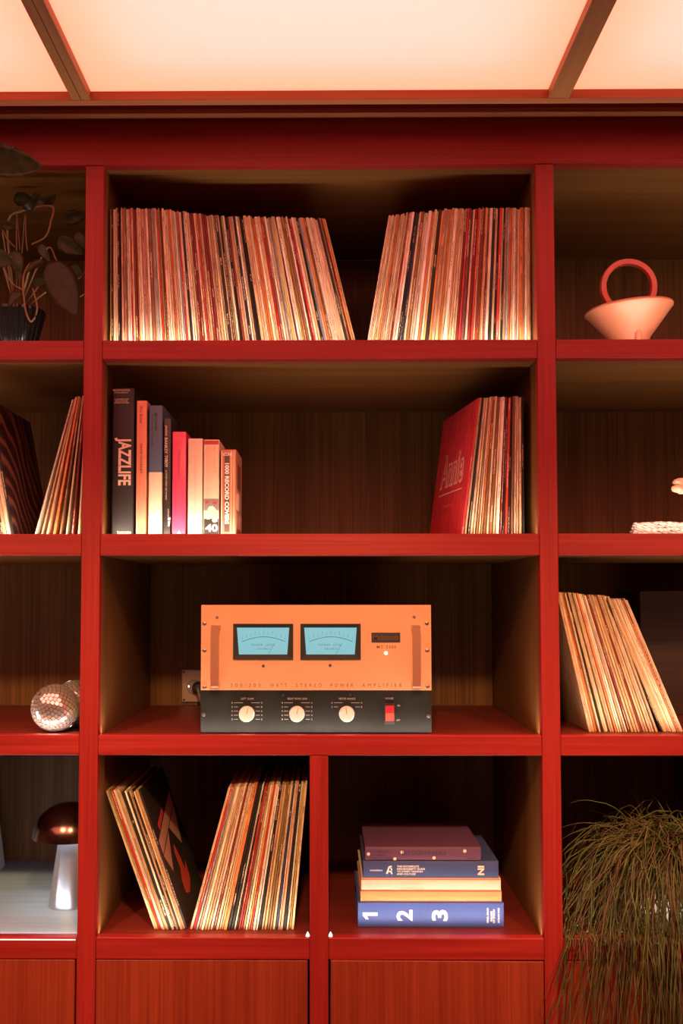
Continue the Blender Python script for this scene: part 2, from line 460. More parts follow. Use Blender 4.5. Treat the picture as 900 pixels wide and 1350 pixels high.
THICK = [0.0028, 0.0034, 0.0040, 0.0050, 0.0068]
SLEEVES = {(ti, hi): sleeve_mesh(t, RH + dh) for ti, t in enumerate(THICK) for hi, dh in enumerate((-0.0025, 0.0, 0.0012))}
PAL = [('cream', (0.74, 0.60, 0.42), 24), ('white', (0.84, 0.79, 0.70), 18), ('tan', (0.58, 0.40, 0.24), 16), ('pale pink', (0.72, 0.48, 0.38), 9),
       ('orange', (0.72, 0.26, 0.09), 6), ('red', (0.55, 0.05, 0.045), 6), ('maroon', (0.22, 0.035, 0.03), 7), ('brown', (0.26, 0.13, 0.07), 7),
       ('black', (0.025, 0.022, 0.022), 9), ('navy', (0.04, 0.06, 0.16), 2), ('grey-blue', (0.28, 0.33, 0.42), 2), ('yellow', (0.70, 0.50, 0.14), 4), ('olive', (0.30, 0.28, 0.10), 2)]
PAL = [(n, (c[0], c[1] * 0.86, c[2] * 0.74), w_) for n, c, w_ in PAL]
COL = {n: c for n, c, w_ in PAL}
def pick():
    return random.choices([n for n, c, w_ in PAL], [w_ for n, c, w_ in PAL])[0]
ONES = 'zero first second third fourth fifth sixth seventh eighth ninth tenth eleventh twelfth thirteenth fourteenth fifteenth sixteenth seventeenth eighteenth nineteenth'.split()
TENS = {2: 'twent', 3: 'thirt', 4: 'fort', 5: 'fift', 6: 'sixt', 7: 'sevent', 8: 'eight', 9: 'ninet'}
def ordinal(n):
    if n < 20: return ONES[n]
    if n >= 100: return 'hundredth' if n == 100 else 'hundred-and-' + ordinal(n - 100)
    t, o = divmod(n, 10)
    return TENS[t] + ('ieth' if o == 0 else 'y-' + ONES[o])

def record_row(x0, x1, z, ydep, lean0, lean1, tx0, tx1, group, where, n_hint=None, yaw0=0.0, yaw1=0.0, colours=None, widths=None, bend=1.0, ends=None):
    """records standing from bottom x0 to bottom x1; lean0..lean1 (radians, + leans right) from one end to the other"""
    span_b = x1 - x0
    span_t = tx1 - tx0
    items = []
    tot = 0.0
    lim = min(span_b, span_t)
    K = 1.015 / math.cos(max(abs(tx0 - x0), abs(tx1 - x1)) / RH)
    while True:
        ti = random.choices(range(5), widths or [10, 26, 34, 22, 8])[0]
        if tot + THICK[ti] * K > lim: break
        items.append(ti); tot += THICK[ti] * K
    if n_hint: items = items[:n_hint]
    n = len(items); tot = sum(THICK[t] * K for t in items)
    extra_b = (span_b - tot) / max(1, n); extra_t = (span_t - tot) / max(1, n)
    xb, xt = x0, tx0
    objs = []
    for i, ti in enumerate(items):
        f = ((i + 0.5) / n) ** bend
        h_lean = math.asin(max(-0.6, min(0.6, (xt - xb) / RH)))
        name = (colours[i] if colours and i < len(colours) and colours[i] else pick())
        o = bpy.data.objects.new('record', SLEEVES[(ti, random.choices((0, 1, 2), (2, 6, 3))[0])])
        C.objects.link(o)
        c = COL[name]; j = random.uniform(0.82, 1.12)
        o.color = (*[min(0.9, v * j * random.uniform(0.95, 1.05)) for v in c], 1)
        yaw = yaw0 + (yaw1 - yaw0) * f
        th = h_lean
        dz = (THICK[ti] * math.sin(th)) if th > 0 else 0.0        # keep the lower corner on the shelf
        o.matrix_basis = Matrix.Translation((xb, (ydep(f) if callable(ydep) else ydep) + random.uniform(-0.0035, 0.0045) + (0.006 if random.random() < 0.06 else 0), z + dz + 0.0002)) @ Matrix.Rotation(yaw, 4, 'Z') @ Matrix.Rotation(th, 4, 'Y')
        tag(o, f'{name} record sleeve, {ordinal(i + 1)} from the {where}', 'record', group)
        objs.append(o)
        xb += THICK[ti] * K + extra_b; xt += THICK[ti] * K + extra_t
    return objs

F1, F2, F3, F4 = FLOORZ
def X_at(px, py, y): return at(px, py, y).x
yd = 0.068
record_row(X_at(147, 449, yd), X_at(473, 449, yd), F1, lambda f: 0.050 + 0.042 * min(1, max(0, (f - 0.22) / 0.3)), 0, 0, X_at(147, 275, yd), X_at(429, 288, yd),
           'records in the long top shelf row', 'left end of the long top shelf row', widths=[6, 22, 36, 26, 10])
record_row(X_at(482, 449, yd), X_at(699, 449, yd), F1, lambda f: 0.088 - 0.034 * min(1, f / 0.45), 0, 0, X_at(513, 290, yd), X_at(698, 275, yd),
           'records in the shorter top shelf row', 'gap on the top shelf, in its shorter row', widths=[6, 22, 36, 26, 10])
yd = 0.075
row2 = record_row(X_at(608, 704, yd), X_at(693, 704, yd), F2, yd, 0, 0, X_at(631, 530, yd), X_at(690, 530, yd),
           'records beside the red sleeve', 'red lettered sleeve beside the books, counting it',
           yaw0=math.radians(8.5), yaw1=0.0, bend=0.7, widths=[4, 20, 34, 26, 16],
           colours=['red', 'tan', 'black', None, 'cream', 'brown', 'cream', None, None, 'cream', None, None, None, 'maroon', 'black', 'red'])
yd = 0.05
lrow = record_row(X_at(45, 704, yd), X_at(111, 704, yd), F2, yd, 0, 0, X_at(95, 538, yd), X_at(116, 535, yd),
           'records leaning on the left post', 'left of the loosely fanned records below the vine', widths=[10, 40, 40, 5, 5], n_hint=8,
           colours=['white', 'cream', 'tan', 'orange', 'brown', 'cream', 'maroon', 'cream'])
srow = record_row(X_at(-3, 704, yd), X_at(18, 704, yd), F2, yd, 0, 0, X_at(-35, 538, yd), X_at(-14, 538, yd),
           'records at the left picture edge', 'far left in the row cut by the picture edge', colours=['cream', 'black', 'tan', 'white'] * 4, widths=[10, 20, 40, 30, 10])
yd = 0.095
record_row(X_at(776, 963, yd), X_at(868, 963, yd), F3, yd, 0, 0, X_at(733, 787, yd), X_at(803, 787, yd),
           'records slanting against the right post', 'right post in the slanting row beside the amplifier', widths=[6, 22, 34, 26, 12])
record_row(X_at(872, 963, yd), X_at(901, 963, yd), F3, yd, 0, 0, X_at(798, 787, yd), X_at(827, 787, yd),
           'records past the dark gap', 'dark gap in the slanting row above the plant', widths=[10, 30, 40, 15, 0],
           colours=['black', 'tan', 'cream', 'tan', 'white', 'cream', 'white'])
yd = 0.066
brow = record_row(X_at(203, 1226, yd), X_at(247, 1226, yd), F4, yd, 0, 0, X_at(139, 1040, yd), X_at(185, 1042, yd),
           'records leaning left in the lowest shelf', 'left in the left-leaning bunch below the amplifier', widths=[6, 20, 36, 26, 12],
           colours=['cream', 'olive', 'red', 'white', 'white', 'cream', 'tan', 'black', 'white', 'black', 'tan', 'black', 'cream'])
record_row(X_at(250, 1226, yd), X_at(388, 1226, yd), F4, yd, 0, 0, X_at(301, 1035, yd), X_at(405, 1040, yd),
           'records leaning right in the lowest shelf', 'left in the right-leaning row below the amplifier', widths=[4, 20, 36, 28, 12])

# printed covers that can be seen
def local_letters(o, s, mat, y, z, wd, ht, side, x, **kw):
    m = world_of(o)
    r = m.to_3x3() @ (Vector((0, -1, 0)) if side < 0 else Vector((0, 1, 0)))
    return letters('lettering', s, mat, o, m @ Vector((x, y, z)), r, m.to_3x3() @ Z, wd, ht, **kw)
a = row2[0]; a.color = (0.62, 0.035, 0.045, 1)
tag(a, 'red record sleeve with pale title lettering, facing the gap on the book shelf')
M_pinkprint = plain('pale_pink_print', (0.78, 0.36, 0.30), 0.55)
M_redprint = plain('red_print', (0.60, 0.04, 0.045), 0.55)
xo = -0.0003
local_letters(a, 'Annie', M_pinkprint, 0.150, 0.172, 0.205, 0.085, -1, xo, bold=0.05)
local_letters(a, 'Annie', M_redprint, 0.150, 0.172, 0.192, 0.072, -1, xo, bold=-0.005, thick=0.0008)
bm = bmesh.new(); add_box(bm, xo - 0.0003, xo, 0.045, 0.255, 0.114, 0.117)
o = build('underline', bm, M_pinkprint, a); o.matrix_parent_inverse = Matrix.Identity(4)
local_letters(a, 'Original Cast', M_pinkprint, 0.16, 0.085, 0.07, 0.006, -1, xo)
# dark sleeve with a red figure
a = brow[-1]; a.color = (0.03, 0.022, 0.02, 1)
tag(a, 'dark record sleeve with pale triangles and a red figure, beside the lowest shelf gap')
tk = max(v.co.x for v in a.data.vertices)
def cover_shape(o, name, pts, mat, x):
    m = world_of(o); bm = bmesh.new()
    add_poly(bm, [Vector((x, y, z)) for y, z in pts], 0.0003)
    ob = build(name, bm, mat, o); ob.matrix_parent_inverse = Matrix.Identity(4); return ob
M_palep = plain('faded_pink_print', (0.50, 0.25, 0.19), 0.5); M_fig = plain('red_figure_print', (0.55, 0.06, 0.03), 0.5)
cover_shape(a, 'printed_shape', [(0.01, 0.165), (0.28, 0.225), (0.28, 0.255), (0.01, 0.195)], M_palep, tk + 0.0003)
cover_shape(a, 'printed_shape', [(0.01, 0.160), (0.13, 0.187), (0.05, 0.115)], M_palep, tk + 0.0003)
cover_shape(a, 'printed_shape', [(0.15, 0.192), (0.28, 0.220), (0.23, 0.135)], M_palep, tk + 0.0003)
cover_shape(a, 'printed_shape', [(0.05, 0.21), (0.14, 0.230), (0.14, 0.243), (0.05, 0.223)], M_redprint, tk + 0.0006)
cover_shape(a, 'printed_shape', [(0.10, 0.05), (0.14, 0.04), (0.19, 0.06), (0.20, 0.10), (0.17, 0.085), (0.16, 0.12), (0.14, 0.155), (0.12, 0.14), (0.125, 0.10), (0.10, 0.08)], M_fig, tk + 0.0003)
# swirling cover on the left shelf
sm, nt, b = new_mat('swirl_cover')
tc = nt.nodes.new('ShaderNodeTexCoord'); wv = nt.nodes.new('ShaderNodeTexWave'); mp = nt.nodes.new('ShaderNodeMapping')
mp.inputs['Scale'].default_value = (1, 9, 7)
wv.wave_type = 'RINGS'; wv.inputs['Scale'].default_value = 0.9; wv.inputs['Distortion'].default_value = 16; wv.inputs['Detail'].default_value = 2; wv.inputs['Detail Scale'].default_value = 0.6
cr = nt.nodes.new('ShaderNodeValToRGB'); e = cr.color_ramp.elements
e[0].color = (0.03, 0.015, 0.015, 1); e[1].color = (0.24, 0.10, 0.055, 1); e.new(0.45).color = (0.05, 0.016, 0.014, 1); e.new(0.7).color = (0.15, 0.03, 0.028, 1)
nt.links.new(tc.outputs['Object'], mp.inputs[0]); nt.links.new(mp.outputs[0], wv.inputs['Vector']); nt.links.new(wv.outputs['Color'], cr.inputs[0]); nt.links.new(cr.outputs[0], b.inputs['Base Color'])
b.inputs['Roughness'].default_value = 0.5
a = srow[-1]; tk = max(v.co.x for v in a.data.vertices)
tag(a, 'record sleeve with a swirling dark red cover, last of the row at the picture edge')
cover_shape(a, 'printed_cover', [(0.004, 0.003), (0.306, 0.003), (0.306, 0.308), (0.004, 0.308)], sm, tk + 0.0003)

# ------------------------------------------------------------------ books
M_page = plain('page_edges', (0.78, 0.68, 0.52), 0.8, noise_amt=0.08, noise_scale=300)
def upright_book(px0, px1, ytop, floor, dep, depth, mat, label, group, soft=False, tilt=0.0, round_=0.0015):
    lo = at(px0, 703, dep); hi = at(px1, ytop, dep)
    x0, x1, z0, z1 = lo.x, hi.x, floor + 0.0002, hi.z
    t = thing('book', ((x0 + x1) / 2, dep, floor), label, 'book', group)
    bt = 0.0009 if soft else 0.0026
    bm = bmesh.new()
    add_box(bm, x0, x0 + bt, dep + 0.004, dep + depth, z0, z1, 0.0004)
    add_box(bm, x1 - bt, x1, dep + 0.004, dep + depth, z0, z1, 0.0004)
    add_box(bm, x0, x1, dep, dep + 0.0045, z0, z1, round_, 2)
    c = build('cover', bm, mat, t, True, 30)
    ins = 0.0006 if soft else 0.003
    box('page_block', M_page, t, x0 + bt, x1 - bt, dep + 0.0045, dep + depth - ins * 1.5, z0 + ins, z1 - ins, 0.0)
    return t, c
G = 'books on the shelf of books'
dep = 0.055
def cov(name, rgb, rough=0.5): return plain(name, rgb, rough, noise_amt=0.04, noise_scale=120)
t, c = upright_book(147, 177.5, 511, F2, dep, 0.30, cov('black_cloth', (0.022, 0.017, 0.016), 0.6), 'tall thick black book with large pale vertical title, against the left post', G, round_=0.004)
M_cream = plain('cream_print', (0.85, 0.66, 0.50), 0.5)
px_letters('JAZZLIFE', M_cream, c, 150.5, 577, 173, 640, dep, 'down', bold=0.032, spacing=1.0)
px_letters('WILLIAM CLAXTON', M_cream, c, 148.5, 513, 171, 516, dep)
px_letters('JOACHIM BERENDT', M_cream, c, 150.5, 517, 169, 519, dep)
px_letters('A JOURNEY FOR\nJAZZ ACROSS\nAMERICA IN 1960', M_cream, c, 150, 525.5, 170, 532, dep)
px_letters('TASCHEN', M_cream, c, 154, 700.5, 172.5, 704, dep, bold=0.03)
t, c = upright_book(178.8, 193.6, 528, F2, dep, 0.24, cov('salmon_cover', (0.80, 0.30, 0.17)), 'narrow salmon orange book between the black and the two-tone book', G)
M_dkred = plain('dark_red_print', (0.16, 0.03, 0.03), 0.5)
M_ochre = plain('ochre_print', (0.55, 0.33, 0.10), 0.5); M_peach = plain('peach_print', (0.85, 0.45, 0.28), 0.5)
px_letters('Shai Baitel', M_dkred, c, 184, 535.5, 188, 557.5, dep, 'down')
px_letters('DAVID HOCKNEY', M_dkred, c, 184.2, 585, 187.8, 624, dep, 'down', bold=0.012)
px_letters('MY WINDOW', M_peach, c, 184.5, 627, 188, 655, dep, 'down')
px_letters('SKIRA', M_ochre, c, 184.2, 691, 189, 703, dep, 'down', bold=0.02)
# two-tone book
m, nt, b = new_mat('two_tone_cover')
tc = nt.nodes.new('ShaderNodeTexCoord'); sp = nt.nodes.new('ShaderNodeSeparateXYZ'); gt = nt.nodes.new('ShaderNodeMath'); gt.operation = 'GREATER_THAN'
gt.inputs[1].default_value = at(205, 622.5, dep).z
mx = nt.nodes.new('ShaderNodeMix'); mx.data_type = 'RGBA'; mx.inputs[6].default_value = (0.82, 0.72, 0.50, 1); mx.inputs[7].default_value = (0.085, 0.15, 0.23, 1)
nt.links.new(tc.outputs['Object'], sp.inputs[0]); nt.links.new(sp.outputs['Z'], gt.inputs[0]); nt.links.new(gt.outputs[0], mx.inputs[0]); nt.links.new(mx.outputs[2], b.inputs['Base Color'])
b.inputs['Roughness'].default_value = 0.6
t, c = upright_book(195.2, 214.4, 534, F2, dep, 0.22, m, 'two-tone cloth book, slate blue above and cream below', G, round_=0.0035)
px_letters('@ Courier', M_black, c, 203.5, 544, 207.5, 568, dep, 'down', bold=0.012)
px_letters('The Working Year Book', M_black, c, 198.8, 545, 202, 588, dep, 'down')
px_letters('gestalten', M_ochre, c, 203.5, 689, 205.5, 703, dep, 'down')
t, c = upright_book(215.4, 225.4, 551.5, F2, dep, 0.22, cov('black_paper', (0.03, 0.022, 0.02), 0.4), 'thin black paperback with white capitals, beside the pink book', G, soft=True)
px_letters('JAGO', M_cream, c, 216.8, 560.5, 220.5, 574.5, dep, 'down', bold=0.012)
px_letters('BANKSY', M_cream, c, 217, 577, 220.8, 598, dep, 'down', bold=0.012)
px_letters('TVBOY', M_cream, c, 217.2, 600, 221, 616, dep, 'down', bold=0.012)
px_letters('& OTHER STREET ART STORIES', M_cream, c, 217.8, 620, 220.2, 659, dep, 'down')
px_letters('edited', M_white, c, 221, 671, 223, 681, dep, 'down'); px_letters('8', M_white, c, 221, 682, 225, 686, dep, 'down', bold=0.05); px_letters('Skira', M_white, c, 221.2, 687, 224.5, 694, dep, 'down', bold=0.03)
t, c = upright_book(226.6, 245.2, 569, F2, dep, 0.21, cov('pink_cover', (0.80, 0.07, 0.16), 0.35), 'bright pink book with a small white triangle at its foot', G)
px_letters('DESIGN', M_pinkprint, c, 231, 576, 238, 577.5, dep)
px_letters('Tokyo Stories', M_pinkprint, c, 238.2, 594, 240.3, 616, dep, 'down'); px_letters('Contemporary Graphic Art', M_dkred, c, 234.5, 594, 236.8, 634, dep, 'down')
bm = bmesh.new(); add_poly(bm, [at(233.5, 703.5, dep - 0.0003), at(238.5, 703.5, dep - 0.0003), at(236, 699.5, dep - 0.0003)], 0.0003); build('printed_shape', bm, M_white, c)
t, c = upright_book(247.3, 267, 578, F2, dep, 0.20, cov('cream_cover', (0.80, 0.66, 0.50), 0.45), 'plain cream book with a thin line of small lettering', G)
px_letters('THE STORY OF MODERN GRAPHIC DESIGN AND ITS MAKERS', M_peach, c, 255.8, 599, 257.8, 686, dep, 'down')
# picture spine
t, c = upright_book(268, 288.8, 579.5, F2, dep, 0.19, cov('picture_cover', (0.80, 0.62, 0.44), 0.5), 'cream book with red top band and black-inked picture foot', G)
def px_quad(name, mat, parent, x0, y0, x1, y1, dep, th=0.0003):
    a = at(x0, y1, dep); b_ = at(x1, y0, dep)
    return box(name, mat, parent, a.x, b_.x, dep - th, dep, a.z, b_.z, 0.0)
px_quad('printed_band', cov('red_band', (0.50, 0.05, 0.04)), c, 268.8, 580.8, 288.2, 586, dep)
px_letters('H\nI\nR\nO\nS\nH\nI\nG\nE', M_peach, c, 272.3, 589, 275.8, 654, dep); px_letters('E\nI\nS\nE\nN', M_peach, c, 281, 589, 285, 624, dep)
px_quad('printed_band', cov('grey_ink', (0.22, 0.21, 0.20)), c, 268.8, 657.5, 288.2, 673, dep)
px_quad('printed_band', cov('black_ink', (0.03, 0.025, 0.02)), c, 268.8, 684, 288.2, 703.8, dep)
for (x0_, y0_, x1_, y1_, mt) in ((269.5, 660, 275.5, 664.5, M_redprint), (279, 661, 287, 665, M_redprint), (272, 667, 286, 680, M_cream), (270, 676, 279, 686, M_cream), (279, 683, 287, 689, M_cream)):
    n = 9; cx_, cy_ = (x0_ + x1_) / 2, (y0_ + y1_) / 2
    bm = bmesh.new(); add_poly(bm, [at(cx_ + (x1_ - x0_) / 2 * math.cos(2 * math.pi * k / n) * random.uniform(.75, 1.1), cy_ - (y1_ - y0_) / 2 * math.sin(2 * math.pi * k / n) * random.uniform(.75, 1.1), dep - 0.0005) for k in range(n)], 0.0002)
    build('printed_shape', bm, mt, c)
px_letters('40', M_white, c, 270.5, 691, 287, 701, dep - 0.0004, bold=0.03)
t, c = upright_book(290.6, 311.2, 592.5, F2, dep, 0.155, cov('rust_cover', (0.50, 0.16, 0.08), 0.35), 'small thick rust book with white bubble capitals, last of the row', G)
px_quad('printed_band', cov('dark_strip', (0.10, 0.045, 0.035)), c, 295.5, 598, 302.5, 701, dep)
px_quad('printed_band', M_peach, c, 303.6, 594.5, 305.2, 703, dep); px_quad('printed_band', M_cream, c, 291.3, 594.5, 293.0, 703, dep); px_quad('printed_band', M_peach, c, 307.5, 594.5, 309.0, 703, dep)
px_letters('1000 RECORD COVERS', M_white, c, 296, 610.5, 302, 691, dep - 0.0004, 'down', bold=0.05); px_letters('ICONS', M_white, c, 294, 597, 306, 601, dep - 0.0004, bold=0.03)
xr = at(311.2, 650, dep).x
for (ya, yb, z0_, z1_, mt) in ((0.01, 0.07, 0.02, 0.055, M_palep), (0.075, 0.145, 0.02, 0.055, M_peach), (0.01, 0.07, 0.062, 0.10, M_peach), (0.075, 0.145, 0.062, 0.10, M_palep), (0.03, 0.11, 0.11, 0.165, M_dkred)):
    box('printed_shape', mt, c, xr, xr + 0.0003, dep + ya, dep + yb, F2 + z0_, F2 + z1_, 0.0)

# stacked books, lying flat with their spines to the room
def lying_book(px0, px1, pyt, pyb, dep, depth, mat, label, soft=False, zb=None, zt=None, spine_mat=None):
    a = at(px0, pyb, dep); b_ = at(px1, pyt, dep)
    x0, x1 = a.x, b_.x
    t = thing('book', ((x0 + x1) / 2, dep, zb), label, 'book', 'books stacked flat below the amplifier')
    bt = 0.0012 if soft else 0.0028
    bm = bmesh.new()
    add_box(bm, x0, x1, dep + 0.004, dep + depth, zb, zb + bt, 0.0004); add_box(bm, x0, x1, dep + 0.004, dep + depth, zt - bt, zt, 0.0004)
    add_box(bm, x0, x1, dep, dep + 0.0045, zb, zt, 0.0012 if soft else 0.002, 2)
    c = build('cover', bm, mat, t, True, 30)
    box('page_block', M_page, t, x0 + 0.003, x1 - 0.003, dep + 0.0045, dep + depth - 0.005, zb + bt, zt - bt, 0.0)
    return t, c
ds = 0.085
zs = [F4 + 0.0003] + [at(560, y, ds).z for y in (1190, 1175, 1158.6, 1136.2, 1118)]
for k in range(1, 6): zs[k] += 0.0
MK = lambda k: (zs[k] + (0.0003 if k else 0), zs[k + 1])
z0_, z1_ = MK(0); t, c = lying_book(471.5, 664, 1190, 1221, ds, 0.26, cov('blue_cloth', (0.050, 0.100, 0.38), 0.55), 'thick blue book numbered one two three, bottom of the flat stack', zb=z0_, zt=z1_)
for s_, xa, xb_ in (('2', 522.5, 543.5), ('3', 569, 590)): px_letters(s_, M_white, c, xa, 1199.5, xb_, 1214, ds, 'up', bold=0.03)
bm = bmesh.new(); add_poly(bm, [at(x_, y_, ds - 0.0002) for x_, y_ in ((478, 1203), (497.5, 1203), (497.5, 1207.3), (483.2, 1207.3), (485.8, 1212), (482.2, 1212), (478, 1207))], 0.0003); build('lettering', bm, M_white, c)
px_letters('VIRGIL ABLOH', M_white, c, 641.5, 1197, 643.8, 1217, ds, 'up', bold=0.03); px_letters('FIGURES\nOF SPEECH', M_white, c, 646.5, 1199, 652, 1217, ds, 'up', bold=0.03); px_letters('ARTBOOK PRESS', M_white, c, 656, 1197, 658.2, 1217, ds, 'up', bold=0.03)
z0_, z1_ = MK(1); t, c = lying_book(475, 661, 1175, 1189.5, ds + 0.004, 0.25, cov('orange_cover', (0.74, 0.29, 0.12)), 'thin orange book in the flat stack, just above the blue one', True, z0_, z1_)
z0_, z1_ = MK(2); t, c = lying_book(476, 660, 1159, 1175, ds + 0.005, 0.25, cov('pale_cream_cover', (0.74, 0.54, 0.43)), 'pale cream book in the middle of the flat stack', True, z0_, z1_)
M_redline = plain('red_edge_print', (0.62, 0.08, 0.04), 0.5)
px_letters('THE INCOMPLETE GUIDE\nTO STREET CULTURE', M_peach, c, 528, 1162, 555, 1166, ds + 0.005); px_letters('CONTEMPORARY EDITIONS', M_ochre, c, 528, 1170, 558, 1171.5, ds + 0.005)
for y_ in (1159.6, 1175.2, 1189.0):
    q = at(476, y_, ds); q2 = at(660, y_, ds)
    if y_ < 1160: box('printed_edge', M_redline, c, q.x, q2.x, ds + 0.0045, ds + 0.005, q.z - 0.0016, q.z, 0.0)
o = [o_ for o_ in C.objects if o_.get('label', '').startswith('thin orange book')][0].children[0]
box('printed_edge', M_redline, o, at(475.5, 1175, ds).x, at(660.5, 1175, ds).x, ds + 0.0035, ds + 0.004, zs[2] - 0.0016, zs[2] - 0.0002, 0.0)
z0_, z1_ = MK(3); t, c = lying_book(478.5, 657, 1136.5, 1158.5, ds + 0.006, 0.25, cov('navy_cover', (0.055, 0.075, 0.20), 0.35), 'navy book with white sideways letters, second from top of the flat stack', zb=z0_, zt=z1_)
d3 = ds + 0.006
px_letters('gestalten', M_white, c, 487, 1146, 504, 1149, d3, bold=0.02)
bm = bmesh.new()
for pts in ([(508.5, 1152), (511, 1152), (513.6, 1143.5), (512.3, 1141.5)], [(512.3, 1141.5), (513.6, 1143.5), (516, 1148), (517.3, 1146)], [(510.5, 1148), (516.5, 1148.2), (516, 1149.8), (510, 1149.6)], [(514.5, 1149.5), (515.5, 1152.3), (517.5, 1152.3), (516.2, 1149.5)], [(513.5, 1141.5), (516, 1141.5), (516.5, 1143.2), (514.3, 1143.2)]):
    add_poly(bm, [at(x_, y_, d3 - 0.0004) for x_, y_ in pts], 0.0003)
build('logo', bm, M_white, c)
px_letters('THE INCOMPLETE\nHIGHSNOBIETY GUIDE\nTO STREET FASHION\nAND CULTURE', M_white, c, 523, 1141, 560, 1153.5, d3, bold=0.02, align='LEFT')
px_letters('IN', M_cream, c, 629.5, 1141.5, 638, 1153.5, d3, 'down', bold=0.035)
z0_, z1_ = MK(4); t, c = lying_book(481, 634, 1118.5, 1136, ds + 0.008, 0.24, cov('plum_cover', (0.12, 0.045, 0.10), 0.5), 'plum book with small pale dots, top of the flat stack', zb=z0_, zt=z1_)
d4 = ds + 0.008
M_plumdk = plain('plum_print', (0.06, 0.02, 0.05), 0.5)
px_letters('DESIGN|H|ERS', M_plumdk, c, 530, 1121.5, 588, 1129.5, d4, bold=0.004)
px_letters('A CELEBRATION\nOF WOMEN &\nIN DESIGN TODAY', M_plumdk, c, 487, 1121.5, 517, 1133, d4, align='LEFT', bold=0.01)
px_letters('viction:ary', M_plumdk, c, 614, 1130.5, 628, 1132.7, d4, bold=0.03)
M_dot = plain('pale_dot_print', (0.80, 0.62, 0.48), 0.5)
for x_, y_ in ((485.5, 1126), (529.7, 1123.5), (520.3, 1132.4), (572, 1131), (612.5, 1122)):
    bm = bmesh.new(); p_ = at(x_, y_, d4 - 0.0003)
    add_lathe(bm, [(0.0036, 0.0), (0.0036, 0.0003)], 14, p_, 'y'); build('printed_dot', bm, M_dot, c)

# ------------------------------------------------------------------ amplifier
ya = 0.052
M_alu = plain('warm_silver_panel', (0.70, 0.345, 0.19), 0.45, 0.15, noise_amt=0.03, noise_scale=400)
M_blackpanel = plain('black_glass_panel', (0.010, 0.010, 0.0098), 0.6, spec=0.2, noise_amt=0.35, noise_scale=14)
M_chrome = plain('brushed_metal', (0.55, 0.27, 0.18), 0.35, 0.55)
M_steel = plain('dark_steel', (0.10, 0.08, 0.07), 0.45, 0.6)
M_knob = plain('spun_aluminium', (0.90, 0.88, 0.84), 0.4, 0.1)
M_bez = plain('meter_bezel', (0.006, 0.006, 0.006), 0.6)
amp = thing('amplifier', (at(416, 968, ya).x, ya, F3), 'silver and black stereo power amplifier with two glowing blue meters', 'amplifier')
A0 = at(264.5, 910, ya); A1 = at(568, 797.5, ya); AB = at(264.5, 968, ya)
zm = at(416, 910.3, ya).z; zbt = F3 + 0.0035
box('chassis', M_steel, amp, A0.x + 0.018, A1.x - 0.018, ya + 0.0045, ya + 0.40, zbt + 0.006, A1.z - 0.008, 0.002)
upper = box('upper_panel', M_alu, amp, A0.x, A1.x, ya, ya + 0.004, zm + 0.0003, A1.z, 0.0007)
lower = box('lower_panel', M_blackpanel, amp, A0.x, A1.x, ya, ya + 0.004, zbt, zm - 0.0003, 0.0007)
for x_ in (A0.x + 0.05, A1.x - 0.05):
    for y_ in (ya + 0.04, ya + 0.36):
        bm = bmesh.new(); add_lathe(bm, [(0.014, F3 + 0.0002), (0.016, F3 + 0.0095)], 20, (x_, y_, 0)); build('foot', bm, M_black, amp, True)
def amp_screw(px, py, r=0.0042, mat=M_steel, parent=upper):
    p_ = at(px, py, ya); bm = bmesh.new()
    add_lathe(bm, [(r, 0), (r, -0.0012), (r * 0.7, -0.0022), (0.0, -0.0024)], 14, p_, 'y')
    o = build('screw', bm, mat, parent, True)
M_screw = plain('screw_metal', (0.35, 0.22, 0.18), 0.35, 0.8)
for (x_, y_) in ((269.5, 822), (269.5, 857.5), (269.5, 906), (562.5, 821.5), (563, 857.5), (563.5, 905)): amp_screw(x_, y_, 0.0046, M_screw)
for (x_, y_) in ((286, 814), (545.5, 813.5)): amp_screw(x_, y_, 0.0034, M_screw)
for (x_, y_) in ((268.5, 942), (565, 944)): amp_screw(x_, y_, 0.0042, M_steel, lower)
for (x_, y_) in ((373, 916.5), (461.5, 916)): amp_screw(x_, y_, 0.0026, M_black, lower)
for (x_, y_) in ((347, 878), (435, 877.3)): amp_screw(x_, y_, 0.0034, M_steel)
# handles: a flat bar standing off on two feet
for (xa_, xb2) in ((278, 288.5), (543.5, 554)):
    x0_, x1_ = at(xa_, 860, ya - 0.030).x, at(xb2, 860, ya - 0.030).x
    zt_, zb_ = at(283, 824.5, ya - 0.03).z, at(283, 907, ya - 0.03).z
    bm = bmesh.new()
    prof = [(0, 0), (-0.028, 0), (-0.034, 0.004), (-0.034, zt_ - zb_ - 0.004), (-0.028, zt_ - zb_), (0, zt_ - zb_),
            (0, zt_ - zb_ - 0.009), (-0.024, zt_ - zb_ - 0.009), (-0.0265, zt_ - zb_ - 0.0115), (-0.0265, 0.0115), (-0.024, 0.009), (0, 0.009)]
    add_poly(bm, [Vector((x0_, ya + y_, zb_ + z_)) for y_, z_ in prof], 0.0)
    bmesh.ops.delete(bm, geom=bm.faces[:] + bm.edges[:] + bm.verts[:], context='VERTS')
    L_ = [bm.verts.new((x0_, ya + y_, zb_ + z_)) for y_, z_ in prof]; R_ = [bm.verts.new((x1_, ya + y_, zb_ + z_)) for y_, z_ in prof]
    n = len(prof)
    for k in range(n): bm.faces.new((L_[k], L_[(k + 1) % n], R_[(k + 1) % n], R_[k]))
    bm.faces.new(L_); bm.faces.new(R_[::-1])
    build('handle', bm, M_chrome, amp)
